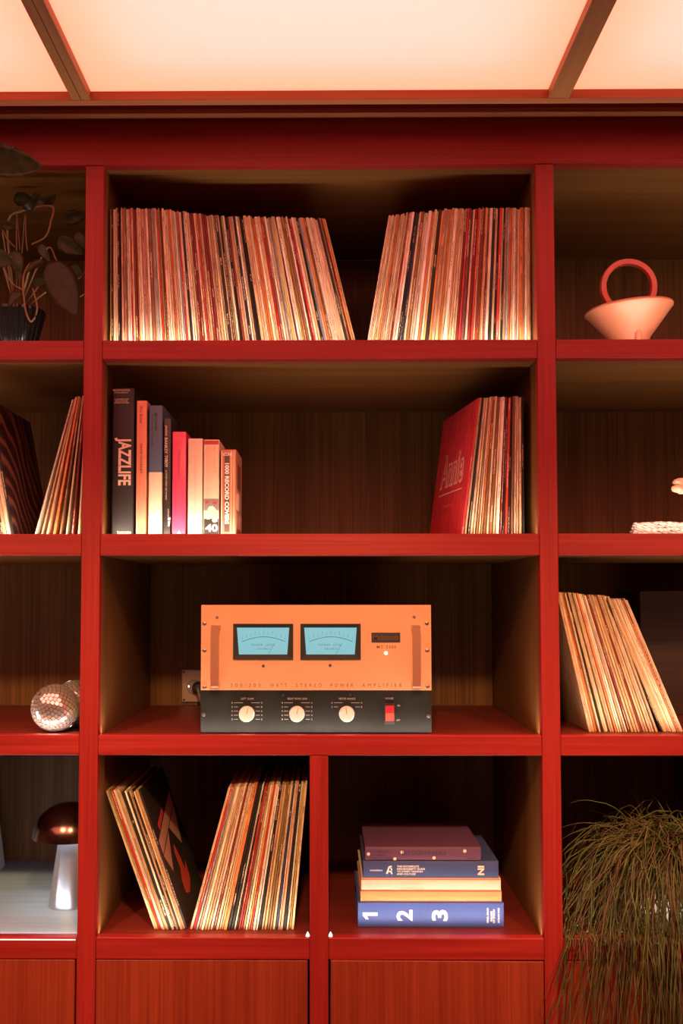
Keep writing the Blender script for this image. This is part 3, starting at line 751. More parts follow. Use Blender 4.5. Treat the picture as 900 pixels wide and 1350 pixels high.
# meters
M_meter = emissive('meter_glow', (0.17, 0.53, 0.62), 0.90)
M_meter.node_tree.nodes['Principled BSDF'].inputs['Base Color'].default_value = (0.05, 0.10, 0.12, 1)
M_mink = plain('meter_ink', (0.02, 0.10, 0.14), 0.5)
for (bx0, by0, bx1, by1) in ((307.3, 822.3, 386.4, 869.2), (395.9, 822.3, 475.2, 869.2)):
    a = at(bx0, by1, ya); b_ = at(bx1, by0, ya)
    bm = bmesh.new()
    # bezel: sloping frame round a trapezoid window
    out = [(a.x, a.z), (b_.x, a.z), (b_.x, b_.z), (a.x, b_.z)]
    wl, wr_ = at(bx0 + 7.6, by1 - 7, ya).x, at(bx1 - 7.8, by1 - 7, ya).x
    tl, tr_ = at(bx0 + 5.0, by0 + 5, ya).x, at(bx1 - 5.2, by0 + 5, ya).x
    wb, wt = at(bx0, by1 - 6.5, ya).z, at(bx0, by0 + 5.0, ya).z
    inn = [(wl, wb), (wr_, wb), (tr_, wt), (tl, wt)]
    V0 = [bm.verts.new((x_, ya, z_)) for x_, z_ in out]; V1 = [bm.verts.new((x_, ya - 0.004, z_)) for x_, z_ in out]
    V2 = [bm.verts.new((x_, ya - 0.0030, z_)) for x_, z_ in inn]; V3 = [bm.verts.new((x_, ya - 0.0006, z_)) for x_, z_ in inn]
    for k in range(4):
        j = (k + 1) % 4
        bm.faces.new((V0[k], V0[j], V1[j], V1[k])); bm.faces.new((V1[k], V1[j], V2[j], V2[k])); bm.faces.new((V2[k], V2[j], V3[j], V3[k]))
    mb = build('meter', bm, M_bez, amp)
    bm = bmesh.new(); add_poly(bm, [Vector((x_, ya - 0.0008, z_)) for x_, z_ in inn], 0.0004); build('meter_dial', bm, M_meter, mb)
    yi = ya - 0.0015
    arc = []
    for k in range(17):
        f = k / 16; arc.append(at(bx0 + 11.8 + f * 57, by0 + 23.8 - 6.6 * math.sin(math.pi * f) ** 0.9 + 0.0, yi))
    bm = bmesh.new(); add_tube(bm, arc, 0.00055, 4); build('meter_scale', bm, M_mink, mb)
    bm = bmesh.new()
    for k in range(11):
        f = k / 10; q = at(bx0 + 12 + f * 56.5, by0 + 20.5 - 6.4 * math.sin(math.pi * f), yi)
        add_box(bm, q.x - 0.0003, q.x + 0.0003, yi, yi + 0.0004, q.z, q.z + (0.009 if k % 2 else 0.006))
    build('meter_scale_marks', bm, plain('meter_tick_ink', (0.07, 0.22, 0.28), 0.5), mb)
    q = at(bx0 + 55, by0 + 25, yi); q2 = at(bx0 + 47, by0 + 39.7, yi)
    bm = bmesh.new(); add_tube(bm, [q, q2], 0.0004, 4); build('meter_needle', bm, M_mink, mb)
    px_letters('POWER  LEVEL', plain('meter_print', (0.05, 0.16, 0.2), 0.5), mb, bx0 + 24, by0 + 26.5, bx0 + 55, by0 + 29, yi, spacing=1.3)
    px_letters('DECIBELS', plain('meter_print', (0.05, 0.16, 0.2), 0.5), mb, bx0 + 32, by0 + 32, bx0 + 48.5, by0 + 34, yi, spacing=1.2)
M_ambrown = plain('brown_print', (0.16, 0.05, 0.03), 0.5)
px_letters('300/300', M_ambrown, upper, 304, 901, 343.5, 905.8, ya, spacing=1.9)
px_letters('WATT', M_ambrown, upper, 356, 901, 378, 905.8, ya, spacing=1.9)
px_letters('STEREO', M_ambrown, upper, 390, 901, 424, 905.8, ya, spacing=1.9)
px_letters('POWER', M_ambrown, upper, 435.5, 901, 465.5, 905.8, ya, spacing=1.9)
px_letters('AMPLIFIER', M_ambrown, upper, 477, 901, 529.5, 905.8, ya, spacing=1.9)
px_letters('MC 2300', M_ambrown, upper, 496.5, 851, 522, 854.8, ya, spacing=1.3, bold=0.01)
pl = px_quad('name_plate', M_black, upper, 489.5, 834, 527.3, 846.8, ya, 0.0012)
px_letters('McIntosh', plain('plate_print', (0.13, 0.035, 0.025), 0.5), pl, 492, 836.5, 524.5, 844, ya - 0.0012, bold=0.01)
bm = bmesh.new(); add_lathe(bm, [(0.0036, 0), (0.0036, -0.002), (0.0022, -0.0035), (0, -0.004)], 16, at(508.5, 861, ya), 'y')
build('indicator_lamp', bm, emissive('indicator_glow', (1.0, 0.85, 0.72), 2.5), upper, True)
M_grey = plain('grey_print', (0.42, 0.40, 0.37), 0.5)
for i_, (kx, txt, w2, rows) in enumerate(((325.3, 'LEFT GAIN', 16.5, 5), (391.3, 'RIGHT MONO GAIN', 25.5, 5), (456.9, 'METER RANGE', 21.5, 2))):
    kc = at(kx, 941, ya)
    bm = bmesh.new(); add_lathe(bm, [(0.0168, 0), (0.0165, -0.004), (0.0158, -0.016), (0.0150, -0.0185), (0.0, -0.0185)], 36, kc, 'y')
    kn = build('knob', bm, M_knob, amp, True, 40)
    bm = bmesh.new(); ang = (-0.28, -0.2, 0.15)[i_]
    add_box(bm, -0.0005, 0.0005, -0.0190, -0.0184, 0.001, 0.0145, mtx=Matrix.Translation(kc) @ Matrix.Rotation(-ang, 4, 'Y')); build('pointer_line', bm, M_steel, kn)
    px_letters(txt, M_grey, lower, kx - w2 / 2 + 0.5, 919.8, kx + w2 / 2 + 0.5, 922.4, ya, spacing=1.1)
    for r_ in range(rows):
        yy = 926.5 + r_ * 5.45
        for sx_ in (-1, 1):
            ins = 11.5 if r_ else 5.5
            xa2, xb2 = sorted((kx + sx_ * ins, kx + sx_ * 17))
            px_quad('scale_line', M_grey, lower, xa2, yy - 0.2, xb2, yy + 0.2, ya, 0.0002)
            px_letters(str((5 - r_) * 2 if sx_ > 0 else r_ * 2), M_grey, lower, kx + sx_ * 19.5 - 0.7, yy - 1.1, kx + sx_ * 19.5 + 0.7, yy + 1.1, ya)
px_letters('POWER', M_grey, lower, 508, 919.6, 518.5, 922.2, ya, spacing=1.1)
px_letters('ON', M_grey, lower, 523.5, 929, 527, 931.3, ya); px_letters('OFF', M_grey, lower, 522.5, 948.3, 527, 950.6, ya)
px_quad('switch_plate', M_black, lower, 506.8, 927, 519.8, 955, ya, 0.001)
a = at(508, 949.7, ya); b_ = at(518.8, 930.2, ya); zc = (a.z + b_.z) / 2
bm = bmesh.new()
prof = [(0.0, a.z), (-0.007, a.z), (-0.010, a.z + 0.002), (-0.0055, zc), (-0.0045, b_.z - 0.002), (-0.002, b_.z), (0.0, b_.z)]
L_ = [bm.verts.new((a.x, ya - 0.001 + y_, z_)) for y_, z_ in prof]; R_ = [bm.verts.new((b_.x, ya - 0.001 + y_, z_)) for y_, z_ in prof]
for k in range(len(prof)): j = (k + 1) % len(prof); bm.faces.new((L_[k], L_[j], R_[j], R_[k]))
bm.faces.new(L_); bm.faces.new(R_[::-1])
build('rocker_switch', bm, plain('red_plastic', (0.55, 0.010, 0.022), 0.4), amp)

# socket on the back panel beside the amplifier
yw = DEPTH
s0 = at(239.5, 925.5, yw); s1 = at(283, 882.5, yw)
so = thing('wall_socket', ((s0.x + s1.x) / 2, yw, s0.z), 'brushed metal wall socket with a black plug, behind the amplifier', 'socket')
pl = box('plate', plain('socket_metal', (0.55, 0.38, 0.32), 0.4, 0.5), so, s0.x, s1.x, yw - 0.006, yw + 0.0003, s0.z, s1.z, 0.002)
for (x_, y_) in ((242.5, 886), (242.5, 922.5)):
    bm = bmesh.new(); p_ = at(x_, y_, yw - 0.006); add_lathe(bm, [(0.003, 0), (0.0028, -0.001), (0, -0.0012)], 12, p_, 'y'); build('screw', bm, M_black, pl)
bm = bmesh.new(); p_ = at(256, 905, yw - 0.006)
add_lathe(bm, [(0.021, 0), (0.0205, -0.004), (0.017, -0.0045), (0.0165, -0.001), (0.0, -0.001)], 30, p_, 'y'); build('socket_ring', bm, plain('socket_plastic', (0.35, 0.28, 0.24), 0.5), so, True, 40)
bm = bmesh.new(); p_ = at(262, 906, yw - 0.006); add_lathe(bm, [(0.0165, 0), (0.0165, -0.018), (0.010, -0.030), (0.0, -0.031)], 20, p_, 'y'); build('plug', bm, M_black, so, True, 40)
bm = bmesh.new(); add_tube(bm, smooth_path([p_ + Vector((0, -0.028, 0)), p_ + Vector((0.005, -0.045, -0.01)), p_ + Vector((0.012, -0.04, -0.035)), p_ + Vector((0.04, -0.04, -0.0405))], 5), 0.0035, 8)
build('cable', bm, plain('grey_cable', (0.30, 0.24, 0.21), 0.5), so, True)
bm = bmesh.new(); add_lathe(bm, [(0.0032, 0), (0.003, -0.002), (0, -0.0025)], 12, at(248.3, 904.8, yw - 0.006), 'y'); build('pilot_lamp', bm, emissive('pilot_glow', (1.0, 0.8, 0.65), 2.0), so)

# ------------------------------------------------------------------ mirror balls
M_mirror = plain('mirror_tiles', (0.95, 0.93, 0.92), 0.09, 0.86)
M_core = plain('ball_core', (0.08, 0.03, 0.025), 0.6)
def mirror_ball(px, py, dep, r, tilt, label):
    c = at(px, py, dep); c.z = F3 + r + 0.0004
    t = thing('mirror_ball', (c.x, c.y, F3), label, 'mirror ball', 'mirror balls on the left shelf')
    rot = Matrix.Translation(c) @ Matrix.Rotation(tilt[0], 4, 'X') @ Matrix.Rotation(tilt[1], 4, 'Y')
    bm = bmesh.new(); bmesh.ops.create_uvsphere(bm, u_segments=40, v_segments=24, radius=r * 0.972, matrix=rot); build('core', bm, M_core, t, True, None)
    bm = bmesh.new(); rows = 19; rnd = random.Random(int(px))
    for i in range(1, rows):
        th = math.pi * i / rows; n = max(4, int(2 * math.pi * math.sin(th) / (math.pi / rows)))
        s_ = r * math.pi / rows * 0.42
        for k in range(n):
            ph = 2 * math.pi * k / n
            nrm = Vector((math.sin(th) * math.cos(ph), math.sin(th) * math.sin(ph), math.cos(th)))
            u = Vector((-math.sin(ph), math.cos(ph), 0)); v = nrm.cross(u)
            jt = (u * rnd.uniform(-1, 1) + v * rnd.uniform(-1, 1)) * 0.045
            n2 = (nrm + jt).normalized(); u2 = (u - n2 * u.dot(n2)).normalized(); v2 = n2.cross(u2)
            top = [rot @ (nrm * r * 0.992 + u2 * a_ * s_ + v2 * b2 * s_) for a_, b2 in ((-1, -1), (1, -1), (1, 1), (-1, 1))]
            bot = [rot @ (nrm * r * 0.965 + u2 * a_ * s_ + v2 * b2 * s_) for a_, b2 in ((-1, -1), (1, -1), (1, 1), (-1, 1))]
            V = [bm.verts.new(p) for p in top]; W_ = [bm.verts.new(p) for p in bot]
            bm.faces.new(V)
            for q in range(4): bm.faces.new((W_[q], W_[(q + 1) % 4], V[(q + 1) % 4], V[q]))
    tag(build('mirror_tiles', bm, M_mirror, t), kind='stuff')
mirror_ball(73, 934, 0.085, 0.0525, (0.75, -0.55), 'silver mirror ball at the shelf front, nearer of the two')
mirror_ball(99, 928, 0.185, 0.0525, (0.4, 0.5), 'silver mirror ball half hidden behind the nearer ball and the post')

# ------------------------------------------------------------------ mushroom lamp
yl = 0.243
lc = at(90.5, 1200, yl); lc.z = F4
sc_ = (DIST + yl) / FPX
lamp = thing('table_lamp', lc, 'mushroom table lamp with copper dome and tapered silver stem', 'lamp')
bm = bmesh.new(); r0, r1 = 25.5 * sc_, 13.5 * sc_; hh = 90 * sc_
add_lathe(bm, [(r0 * 0.96, 0.0), (r0 * 0.96, 0.003), (r0, 0.004), (r0 * 0.995, 0.008), (r1, hh), (r1 * 0.5, hh + 0.002), (0, hh + 0.002)], 56, (lc.x, lc.y, F4 + 0.0002))
st = build('stem', bm, plain('brushed_steel', (0.62, 0.63, 0.66), 0.28, 0.9), lamp, True, 40)
cr_ = 47.5 * sc_; ch = 44 * sc_; zr = F4 + (1200 - 1110) * sc_ - 0.003
bm = bmesh.new()
prof = [(cr_ * math.cos(a_), ch * math.sin(a_)) for a_ in [k * math.pi / 2 / 16 for k in range(17)]]
prof = [(cr_ * 0.985, -0.0005)] + prof
prof[-1] = (0.0, ch)
inner = [(0.0, ch * 0.93)] + [(cr_ * 0.97 * math.cos(a_), ch * 0.93 * math.sin(a_)) for a_ in [k * math.pi / 2 / 12 for k in range(11, -1, -1)]]
add_lathe(bm, prof, 56, (lc.x, lc.y, zr)); 
build('shade', bm, plain('copper_dome', (0.22, 0.13, 0.10), 0.18, 1.0), lamp, True, 40)
bm = bmesh.new(); add_lathe(bm, [(r1 * 1.02, 0), (r1 * 1.1, -0.001), (cr_ * 0.80, -0.001), (cr_ * 0.82, 0.0)], 48, (lc.x, lc.y, zr - 0.0008))
build('light_ring', bm, emissive('lamp_glow', (0.70, 0.86, 1.0), 5.0), lamp)

# white box at the picture edge
wb = thing('storage_box', (-0.88, 0.42, F4), 'white box at the left picture edge beside the mushroom lamp', 'box')
lean = Matrix.Translation((-0.8503, 0.25, F4 + 0.0003)) @ Matrix.Shear('XY', 4, (-0.14, 0.0))
bm = bmesh.new(); add_box(bm, -0.055, 0.0, 0.0, 0.335, 0.0, 0.195, 0.001, mtx=lean)
build('body', bm, plain('white_card', (0.74, 0.74, 0.74), 0.6, noise_amt=0.03), wb)
bm = bmesh.new(); add_box(bm, -0.057, 0.002, -0.002, 0.337, 0.1952, 0.225, 0.001, mtx=lean)
build('lid', bm, plain('white_card_lid', (0.70, 0.70, 0.70), 0.6, noise_amt=0.03), wb)

# ------------------------------------------------------------------ ring-handled bowl on the top right shelf
yb_ = 0.165
sb = (DIST + yb_) / FPX
bcx = at(829, 447, yb_); 
bowl = thing('ceramic_bowl', (bcx.x, yb_, F1), 'salmon ceramic bowl with a tall ring handle', 'bowl')
M_cer = plain('salmon_ceramic', (0.60, 0.20, 0.11), 0.4, noise_amt=0.02, noise_scale=30)
M_cer2 = plain('salmon_ring', (0.70, 0.14, 0.09), 0.35)
tilt = Matrix.Rotation(math.radians(4.5), 4, 'Y').inverted()
def bowlpt(v): return Matrix.Translation((bcx.x, yb_, F1 + 0.0006)) @ v
zh, zq = at(829, 447, yb_).z - F1, at(829, 410.5, yb_).z - F1       # shelf edge line and rim height above the board
prof = [(0.030, 0.0), (0.036, 0.002), (0.040, zh * 0.5), (0.047, zh), (0.062, zh + (zq - zh) * 0.30), (0.080, zh + (zq - zh) * 0.66), (0.093, zq - 0.006), (0.0965, zq - 0.001),
        (0.0985, zq), (0.0990, zq + 0.003), (0.0975, zq + 0.0055), (0.094, zq + 0.005), (0.088, zq), (0.06, zq - 0.03), (0.03, zh), (0.0, zh - 0.005)]
bm = bmesh.new(); add_lathe(bm, prof, 72)
for v in bm.verts:
    k = max(0.0, v.co.z - 0.004) / zq
    v.co.z += v.co.x * 0.085 * min(1.0, k)
    v.co = bowlpt(v.co)
build('bowl', bm, M_cer, bowl, True, 50)
bm = bmesh.new(); rc = at(828, 379, yb_).z - F1; Rr = 33.7 * sb; n = 64
rings = []
for k in range(n):
    a_ = 2 * math.pi * k / n; ring = []
    for (dr, dy) in ((0.0055, -0.009), (0.0068, -0.006), (0.0068, 0.006), (0.0055, 0.009), (-0.0055, 0.009), (-0.0068, 0.006), (-0.0068, -0.006), (-0.0055, -0.009)):
        r_ = Rr + dr; ring.append(bm.verts.new(bowlpt(Vector((r_ * math.cos(a_), dy, rc + r_ * math.sin(a_))))))
    rings.append(ring)
for k in range(n):
    a_, b2 = rings[k], rings[(k + 1) % n]
    for q in range(8): bm.faces.new((a_[q], a_[(q + 1) % 8], b2[(q + 1) % 8], b2[q]))
build('ring_handle', bm, M_cer2, bowl, True, 40)
bm = bmesh.new(); pp = at(843, 441, yb_ - 0.058)
add_lathe(bm, [(0.0075, F1 + 0.0006), (0.0075, F1 + zh + 0.004), (0.006, F1 + zh + 0.0075), (0.0, F1 + zh + 0.009)], 20, (pp.x, yb_ - 0.047, 0)); build('foot', bm, M_cer, bowl, True, 40)

# ------------------------------------------------------------------ woven band, dried flower
M_wool = plain('undyed_wool', (0.62, 0.50, 0.46), 0.9, noise_amt=0.45, noise_scale=160)
wl_ = thing('woven_runner', (at(880, 703, 0.10).x, 0.10, F2), 'rolled grey-pink knitted runner lying on the right shelf', 'runner')
x0_, x1_ = at(832, 700, 0.09).x, at(832, 700, 0.09).x + 0.36
for row in range(5):
    for col in range(3):
        bm = bmesh.new(); zc_ = F2 + 0.0066 + row * 0.0062; yc_ = 0.085 + col * 0.010 + (row % 2) * 0.004
        for ph in (0, math.pi):
            pts = []; nn = 90; st_ = x0_ + random.uniform(0, 0.008) + row * 0.001
            for k in range(nn + 1):
                f = k / nn; aa = f * 75 + ph + row * 1.3 + col
                pts.append((st_ + f * (x1_ - st_), yc_ + 0.0024 * math.cos(aa), zc_ + 0.0024 * math.sin(aa) + 0.001 * math.sin(f * 23 + row)))
            add_tube(bm, pts, 0.0026, 5)
        build('yarn', bm, M_wool, wl_, True, None)
yv = 0.16
vx = at(945, 700, yv).x
va = thing('flower_vase', (vx, yv, F2), 'slim dark vase holding a pale bloom at the right picture edge', 'vase')
bm = bmesh.new(); add_lathe(bm, [(0.025, 0.0), (0.030, 0.01), (0.028, 0.06), (0.014, 0.09), (0.012, 0.10), (0.009, 0.10), (0.010, 0.085), (0.0, 0.02)], 32, (vx, yv, F2 + 0.037))
build('vessel', bm, plain('dark_glaze', (0.04, 0.03, 0.03), 0.3), va, True, 50)
bm = bmesh.new(); add_lathe(bm, [(0.045, 0.0), (0.048, 0.008), (0.03, 0.022), (0.025, 0.0368), (0, 0.0368)], 32, (vx, yv, F2 + 0.0003)); build('foot', bm, plain('dark_glaze_foot', (0.05, 0.035, 0.03), 0.3), va, True, 50)
fl = at(893, 641, 0.11)
bm = bmesh.new(); add_tube(bm, smooth_path([(vx, yv, F2 + 0.08), (vx - 0.005, yv, F2 + 0.15), (vx - 0.03, yv - 0.02, F2 + 0.155), fl + Vector((0.008, 0.006, 0.0))], 6), 0.0016, 6)
build('stalk', bm, plain('dry_stalk', (0.20, 0.11, 0.06), 0.7), va, True)
M_petal = plain('pale_petal', (0.85, 0.60, 0.45), 0.7, noise_amt=0.1, noise_scale=200)
for k, (dx, dy, dz, r_) in enumerate(((-0.004, -0.004, -0.006, 0.0105), (0.008, -0.002, -0.009, 0.0105), (0.012, 0.004, 0.003, 0.010), (-0.002, 0.0, 0.009, 0.0085), (0.008, 0.006, 0.012, 0.009))):
    bm = bmesh.new(); bmesh.ops.create_icosphere(bm, subdivisions=2, radius=r_)
    for v in bm.verts:
        d_ = noise.noise(v.co * 160 + Vector((k * 5, 0, 0))) * 0.0028
        v.co = Vector((v.co.x * 1.1, v.co.y * 0.8, v.co.z * 0.85)) * (1 + d_ / r_) + fl + Vector((dx, dy, dz))
    build('petal', bm, M_petal, va, True, None)

# brown wooden box behind the slanting records
yx = 0.425
q0 = at(846, 955, yx); q1 = at(846, 779, yx)
cb = thing('wooden_box', (q0.x + 0.15, yx, F3), 'dark brown wooden box behind the slanting records on the right shelf', 'box')
M_dkwood = wood('dark_box_wood', (0.060, 0.022, 0.012), (0.030, 0.011, 0.006), 'x', fine=170)
q1z = q1.z
box('front_board', M_dkwood, cb, q0.x, q0.x + 0.33, yx, yx + 0.014, F3 + 0.0003, q1z)
box('side_board', M_dkwood, cb, q0.x, q0.x + 0.014, yx + 0.0145, yx + 0.205, F3 + 0.0003, q1z)
box('side_board', M_dkwood, cb, q0.x + 0.316, q0.x + 0.33, yx + 0.0145, yx + 0.205, F3 + 0.0003, q1z)
box('top_board', M_dkwood, cb, q0.x + 0.0145, q0.x + 0.3155, yx + 0.0145, yx + 0.205, q1z - 0.014, q1z - 0.001)

# ------------------------------------------------------------------ plants
def leaf_mesh(length, width, curl, fold, name='leaf'):
    bm = bmesh.new(); nl, nw = 12, 6; grid = []
    for i in range(nl + 1):
        f = i / nl
        wdt = width * (math.sin(math.pi * min(1, f ** 0.75)) ** 0.8) * 0.5 + 0.0004
        row = []
        for j in range(nw + 1):
            s_ = (j / nw) * 2 - 1
            row.append(bm.verts.new((s_ * wdt, f * length, -curl * f * f * length + fold * abs(s_) * wdt + 0.0007 * (1 - abs(s_)) )))
        grid.append(row)
    for i in range(nl):
        for j in range(nw): bm.faces.new((grid[i][j], grid[i][j + 1], grid[i + 1][j + 1], grid[i + 1][j]))
    r = bmesh.ops.solidify(bm, geom=bm.faces[:], thickness=0.0007)
    return mesh_of(bm, name, True, None)
def leafmat(name, a, b_):
    m, nt, bs = new_mat(name)
    tc = nt.nodes.new('ShaderNodeTexCoord'); n_ = nt.nodes.new('ShaderNodeTexNoise'); n_.inputs['Scale'].default_value = 60; n_.inputs['Detail'].default_value = 5
    r = nt.nodes.new('ShaderNodeValToRGB'); r.color_ramp.elements[0].position = 0.35; r.color_ramp.elements[1].position = 0.65
    r.color_ramp.elements[0].color = (*a, 1); r.color_ramp.elements[1].color = (*b_, 1)
    nt.links.new(tc.outputs['Object'], n_.inputs['Vector']); nt.links.new(n_.outputs['Fac'], r.inputs[0]); nt.links.new(r.outputs[0], bs.inputs['Base Color'])
    bs.inputs['Roughness'].default_value = 0.38
    return m
M_leafg = leafmat('vine_leaf', (0.035, 0.042, 0.014), (0.085, 0.085, 0.028)); M_leafb = leafmat('vine_leaf_brown', (0.034, 0.034, 0.012), (0.065, 0.055, 0.019))
M_vstem = plain('vine_stem', (0.20, 0.12, 0.05), 0.55)
vp = thing('trailing_vine', (at(20, 449, 0.16).x, 0.16, F1), 'trailing vine with large leaves in a dark ribbed pot', 'plant')
# ribbed pot
bm = bmesh.new(); pc = at(22, 449, 0.15); pc.z = F1 + 0.0004; n = 96
prof = [(0.030, 0.0), (0.036, 0.004), (0.046, 0.040), (0.055, 0.075), (0.062, 0.105), (0.060, 0.112), (0.055, 0.105), (0.0, 0.098)]
rings = []
for r_, h_ in prof:
    rings.append([bm.verts.new((pc.x + (r_ * (1 + (0.035 if k % 4 < 2 else -0.02) * (r_ > 0.02))) * math.cos(2 * math.pi * k / n), 0.15 + (r_ * (1 + (0.035 if k % 4 < 2 else -0.02))) * math.sin(2 * math.pi * k / n), pc.z + h_)) for k in range(n)])
for a_, b2 in zip(rings, rings[1:]):
    for k in range(n): bm.faces.new((a_[k], a_[(k + 1) % n], b2[(k + 1) % n], b2[k]))
bm.faces.new(rings[0][::-1]); bmesh.ops.remove_doubles(bm, verts=rings[-1], dist=1e-5)
build('pot', bm, plain('dark_ribbed_glaze', (0.010, 0.009, 0.009), 0.16), vp)
crown = Vector((pc.x, 0.15, F1 + 0.10))
def stem(pts, r=0.0022):
    bm = bmesh.new(); sp_ = smooth_path(pts, 6); add_tube(bm, sp_, [r * (1 - 0.4 * i / len(sp_)) for i in range(len(sp_))], 6); build('stem', bm, M_vstem, vp, True)
def leaf(px, py, dep, lpx, wpx, ang, pitch, roll, mat, curl=0.25, fold=0.25):
    k = (DIST + dep) / FPX; p_ = at(px, py, dep)
    me = leaf_mesh(lpx * k, wpx * k, curl, fold)
    # leaf runs along +y of its mesh; ang is the direction of the tip in the picture plane (0 = right, 90 = up)
    a_ = math.radians(ang); d = Vector((math.cos(a_), 0, math.sin(a_)))
    d = (d * math.cos(math.radians(pitch)) + Vector((0, -1, 0)) * math.sin(math.radians(pitch))).normalized()
    nrm = Vector((0, -1, 0)); nrm = (nrm - d * nrm.dot(d)).normalized(); sd = d.cross(nrm)
    q = Matrix.Rotation(math.radians(roll), 3, d); sd = q @ sd; nrm = q @ nrm
    R3 = Matrix((sd, d, nrm)).transposed()
    me.transform(Matrix.Translation(p_) @ R3.to_4x4())
    return link('leaf', me, mat, vp)
V3 = lambda px, py, dep: at(px, py, dep)
stem([crown, V3(10, 300, 0.12), V3(30, 278, 0.08), V3(68, 272, 0.05), V3(67, 292, 0.04), V3(60, 312, 0.04), V3(42, 322, 0.05)], 0.0028)
stem([crown, V3(0, 330, 0.10), V3(12, 368, 0.06), V3(30, 382, 0.05)], 0.0018)
stem([crown, V3(40, 350, 0.08), V3(31, 366, 0.05), V3(33, 405, 0.03), V3(41, 424, 0.03), V3(49, 407, 0.035), V3(43, 380, 0.04)], 0.0026)
stem([crown, V3(60, 330, 0.09), V3(74, 342, 0.07), V3(80, 352, 0.06)], 0.002)
stem([crown, V3(4, 310, 0.09), V3(10, 316, 0.05), V3(20, 326, 0.05)], 0.0018)
stem([crown, V3(22, 290, 0.11), V3(24, 300, 0.09), V3(26, 330, 0.08)], 0.0015)
stem([crown, V3(33, 285, 0.10), V3(34, 310, 0.08), V3(36, 330, 0.08)], 0.0015)
stem([crown, V3(70, 380, 0.10), V3(98, 392, 0.06), V3(111, 388, 0.05)], 0.0020)
stem([crown, V3(75, 350, 0.10), V3(100, 368, 0.06), V3(112, 358, 0.06)], 0.0018)
stem([crown, V3(-20, 260, 0.10), V3(-20, 215, -0.03), V3(0, 212, -0.05)], 0.002)
leaf(31, 276, 0.06, 26, 14, 8, 35, 60, M_leafb, 0.5, 0.1); leaf(57, 270, 0.06, 22, 15, 20, 30, 40, M_leafg, 0.4, 0.1)
leaf(43, 256, 0.10, 18, 9, -35, 20, 20, M_leafg); leaf(18, 262, 0.12, 30, 18, -10, 15, 10, M_leafg)
leaf(-8, 338, 0.05, 28, 24, -20, 10, 15, M_leafg, 0.2); leaf(60, 345, 0.05, 30, 16, 205, 20, 30, M_leafb, 0.3, 0.35)
leaf(66, 343, 0.055, 86, 46, -64, 8, -10, M_leafb, 0.10, 0.12); leaf(29, 388, 0.04, 22, 18, 220, 25, 15, M_leafb, 0.3, 0.4)
leaf(44, 374, 0.04, 18, 11, 5, 20, 25, M_leafg); leaf(95, 350, 0.06, 22, 16, -55, 15, 20, M_leafg); leaf(100, 306, 0.10, 24, 16, -60, 10, 0, M_leafg)
leaf(4, 297, 0.06, 18, 12, -10, 20, 20, M_leafb); leaf(52, 322, 0.09, 26, 14, -60, 10, 0, M_leafg); leaf(75, 316, 0.12, 40, 24, -30, 10, 10, M_leafg)
leaf(20, 330, 0.09, 34, 20, -80, 10, -10, M_leafg); leaf(28, 372, 0.06, 16, 9, 100, 10, 20, M_leafb); leaf(84, 290, 0.13, 30, 20, 10, 10, 10, M_leafg)
leaf(-30, 206, -0.05, 92, 44, -14, 10, 25, M_leafg, 0.15, 0.15)

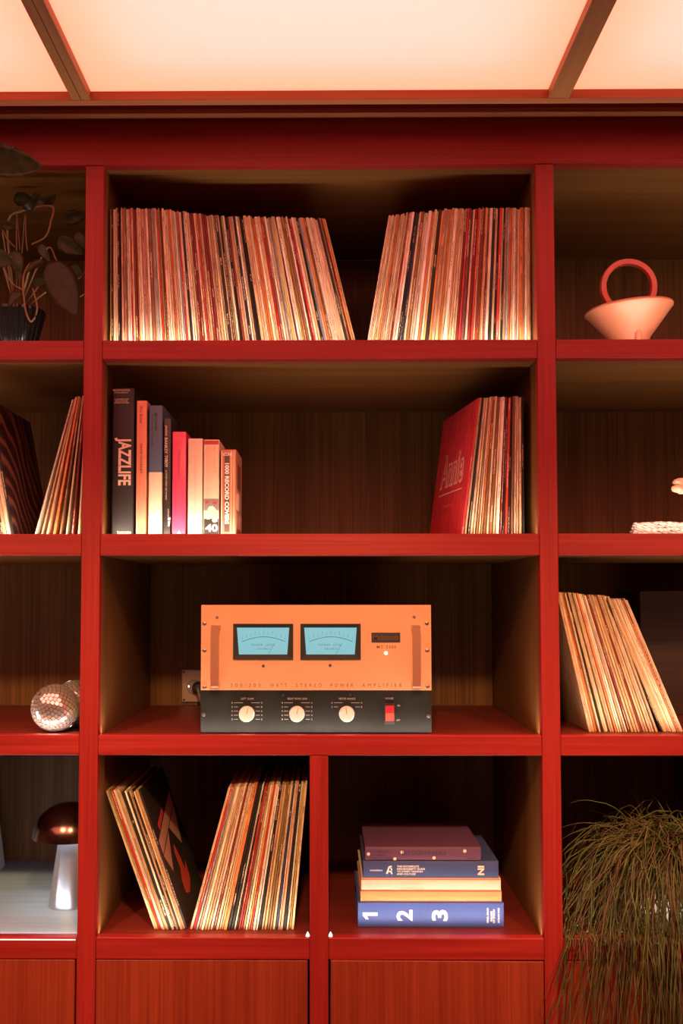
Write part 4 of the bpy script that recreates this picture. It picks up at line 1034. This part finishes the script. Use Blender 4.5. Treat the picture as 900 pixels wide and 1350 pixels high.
# wiry trailing plant in the lower right compartment
gx = at(868, 1150, 0.16).x
gp = thing('wiry_plant', (gx, 0.16, F4), 'wiry grass-like plant spilling from a white pot over the shelf edge', 'plant')
bm = bmesh.new(); add_lathe(bm, [(0.050, 0.0), (0.056, 0.003), (0.075, 0.05), (0.085, 0.12), (0.084, 0.126), (0.078, 0.124), (0.07, 0.10), (0.0, 0.10)], 48, (gx, 0.16, F4 + 0.0004))
build('pot', bm, plain('white_pot', (0.70, 0.66, 0.62), 0.35), gp, True, 50)
M_g1 = plain('wiry_green', (0.085, 0.10, 0.022), 0.6, noise_amt=0.45, noise_scale=30); M_g2 = plain('wiry_brown', (0.095, 0.058, 0.022), 0.6, noise_amt=0.45, noise_scale=30)
b1, b2m = bmesh.new(), bmesh.new(); rnd = random.Random(5)
XL = XS[2][1] + 0.004
for i in range(760):
    a_ = rnd.uniform(0, 2 * math.pi); front = rnd.random() < 0.72
    if front: a_ = rnd.gauss(-math.pi / 2, 0.75)
    r_ = 0.06 * math.sqrt(rnd.random())
    p_ = Vector((gx + r_ * math.cos(a_), 0.16 + r_ * math.sin(a_), F4 + 0.11 + rnd.uniform(0, 0.03)))
    reach = rnd.uniform(0.25, 1.15)
    v = Vector((math.cos(a_) * 0.62 * reach + rnd.gauss(0, 0.1), math.sin(a_) * 0.62 * reach + rnd.gauss(0, 0.07), rnd.uniform(0.75, 1.45)))
    L_ = rnd.uniform(0.26, 0.80) if front else rnd.uniform(0.18, 0.34)
    n = 13; h_ = L_ / n; pts = [p_.copy()]; wob = rnd.uniform(0, 6)
    for k in range(n):
        v.z -= 0.34 * (h_ / 0.03); v.x *= 0.93; v.y *= 0.945
        v += Vector((rnd.gauss(0, 0.24), rnd.gauss(0, 0.10), rnd.gauss(0, 0.12))) * (2.2 if rnd.random() < 0.08 else 1.0)
        s_ = v.normalized() * h_
        q = p_ + s_
        if q.x < XL and q.y > -0.012: q.x = XL + rnd.uniform(0, 0.006)
        if q.y > -0.008 and q.z < SH[3][0] + 0.004:
            if q.y < 0.085: q.y = p_.y - h_ * 0.8; q.z = SH[3][0] + rnd.uniform(0.004, 0.012)
            else: q.z = F4 + 0.004 + rnd.uniform(0, 0.01)
        if q.z < SH[3][0] and q.y > -0.006: q.y = -0.006 - rnd.uniform(0, 0.01)
        if p_.y < -0.004 and q.y > -0.008: q.y = -0.008
        pts.append(q.copy()); p_ = q
    rr = rnd.uniform(0.0009, 0.0016)
    add_tube(b1 if rnd.random() < 0.5 else b2m, pts, [rr] * 8 + [rr * (1 - 0.12 * k) for k in range(n + 1 - 8)], 4, False)
tag(build('green_stems', b1, M_g1, gp, True, None), kind='stuff'); tag(build('brown_stems', b2m, M_g2, gp, True, None), kind='stuff')
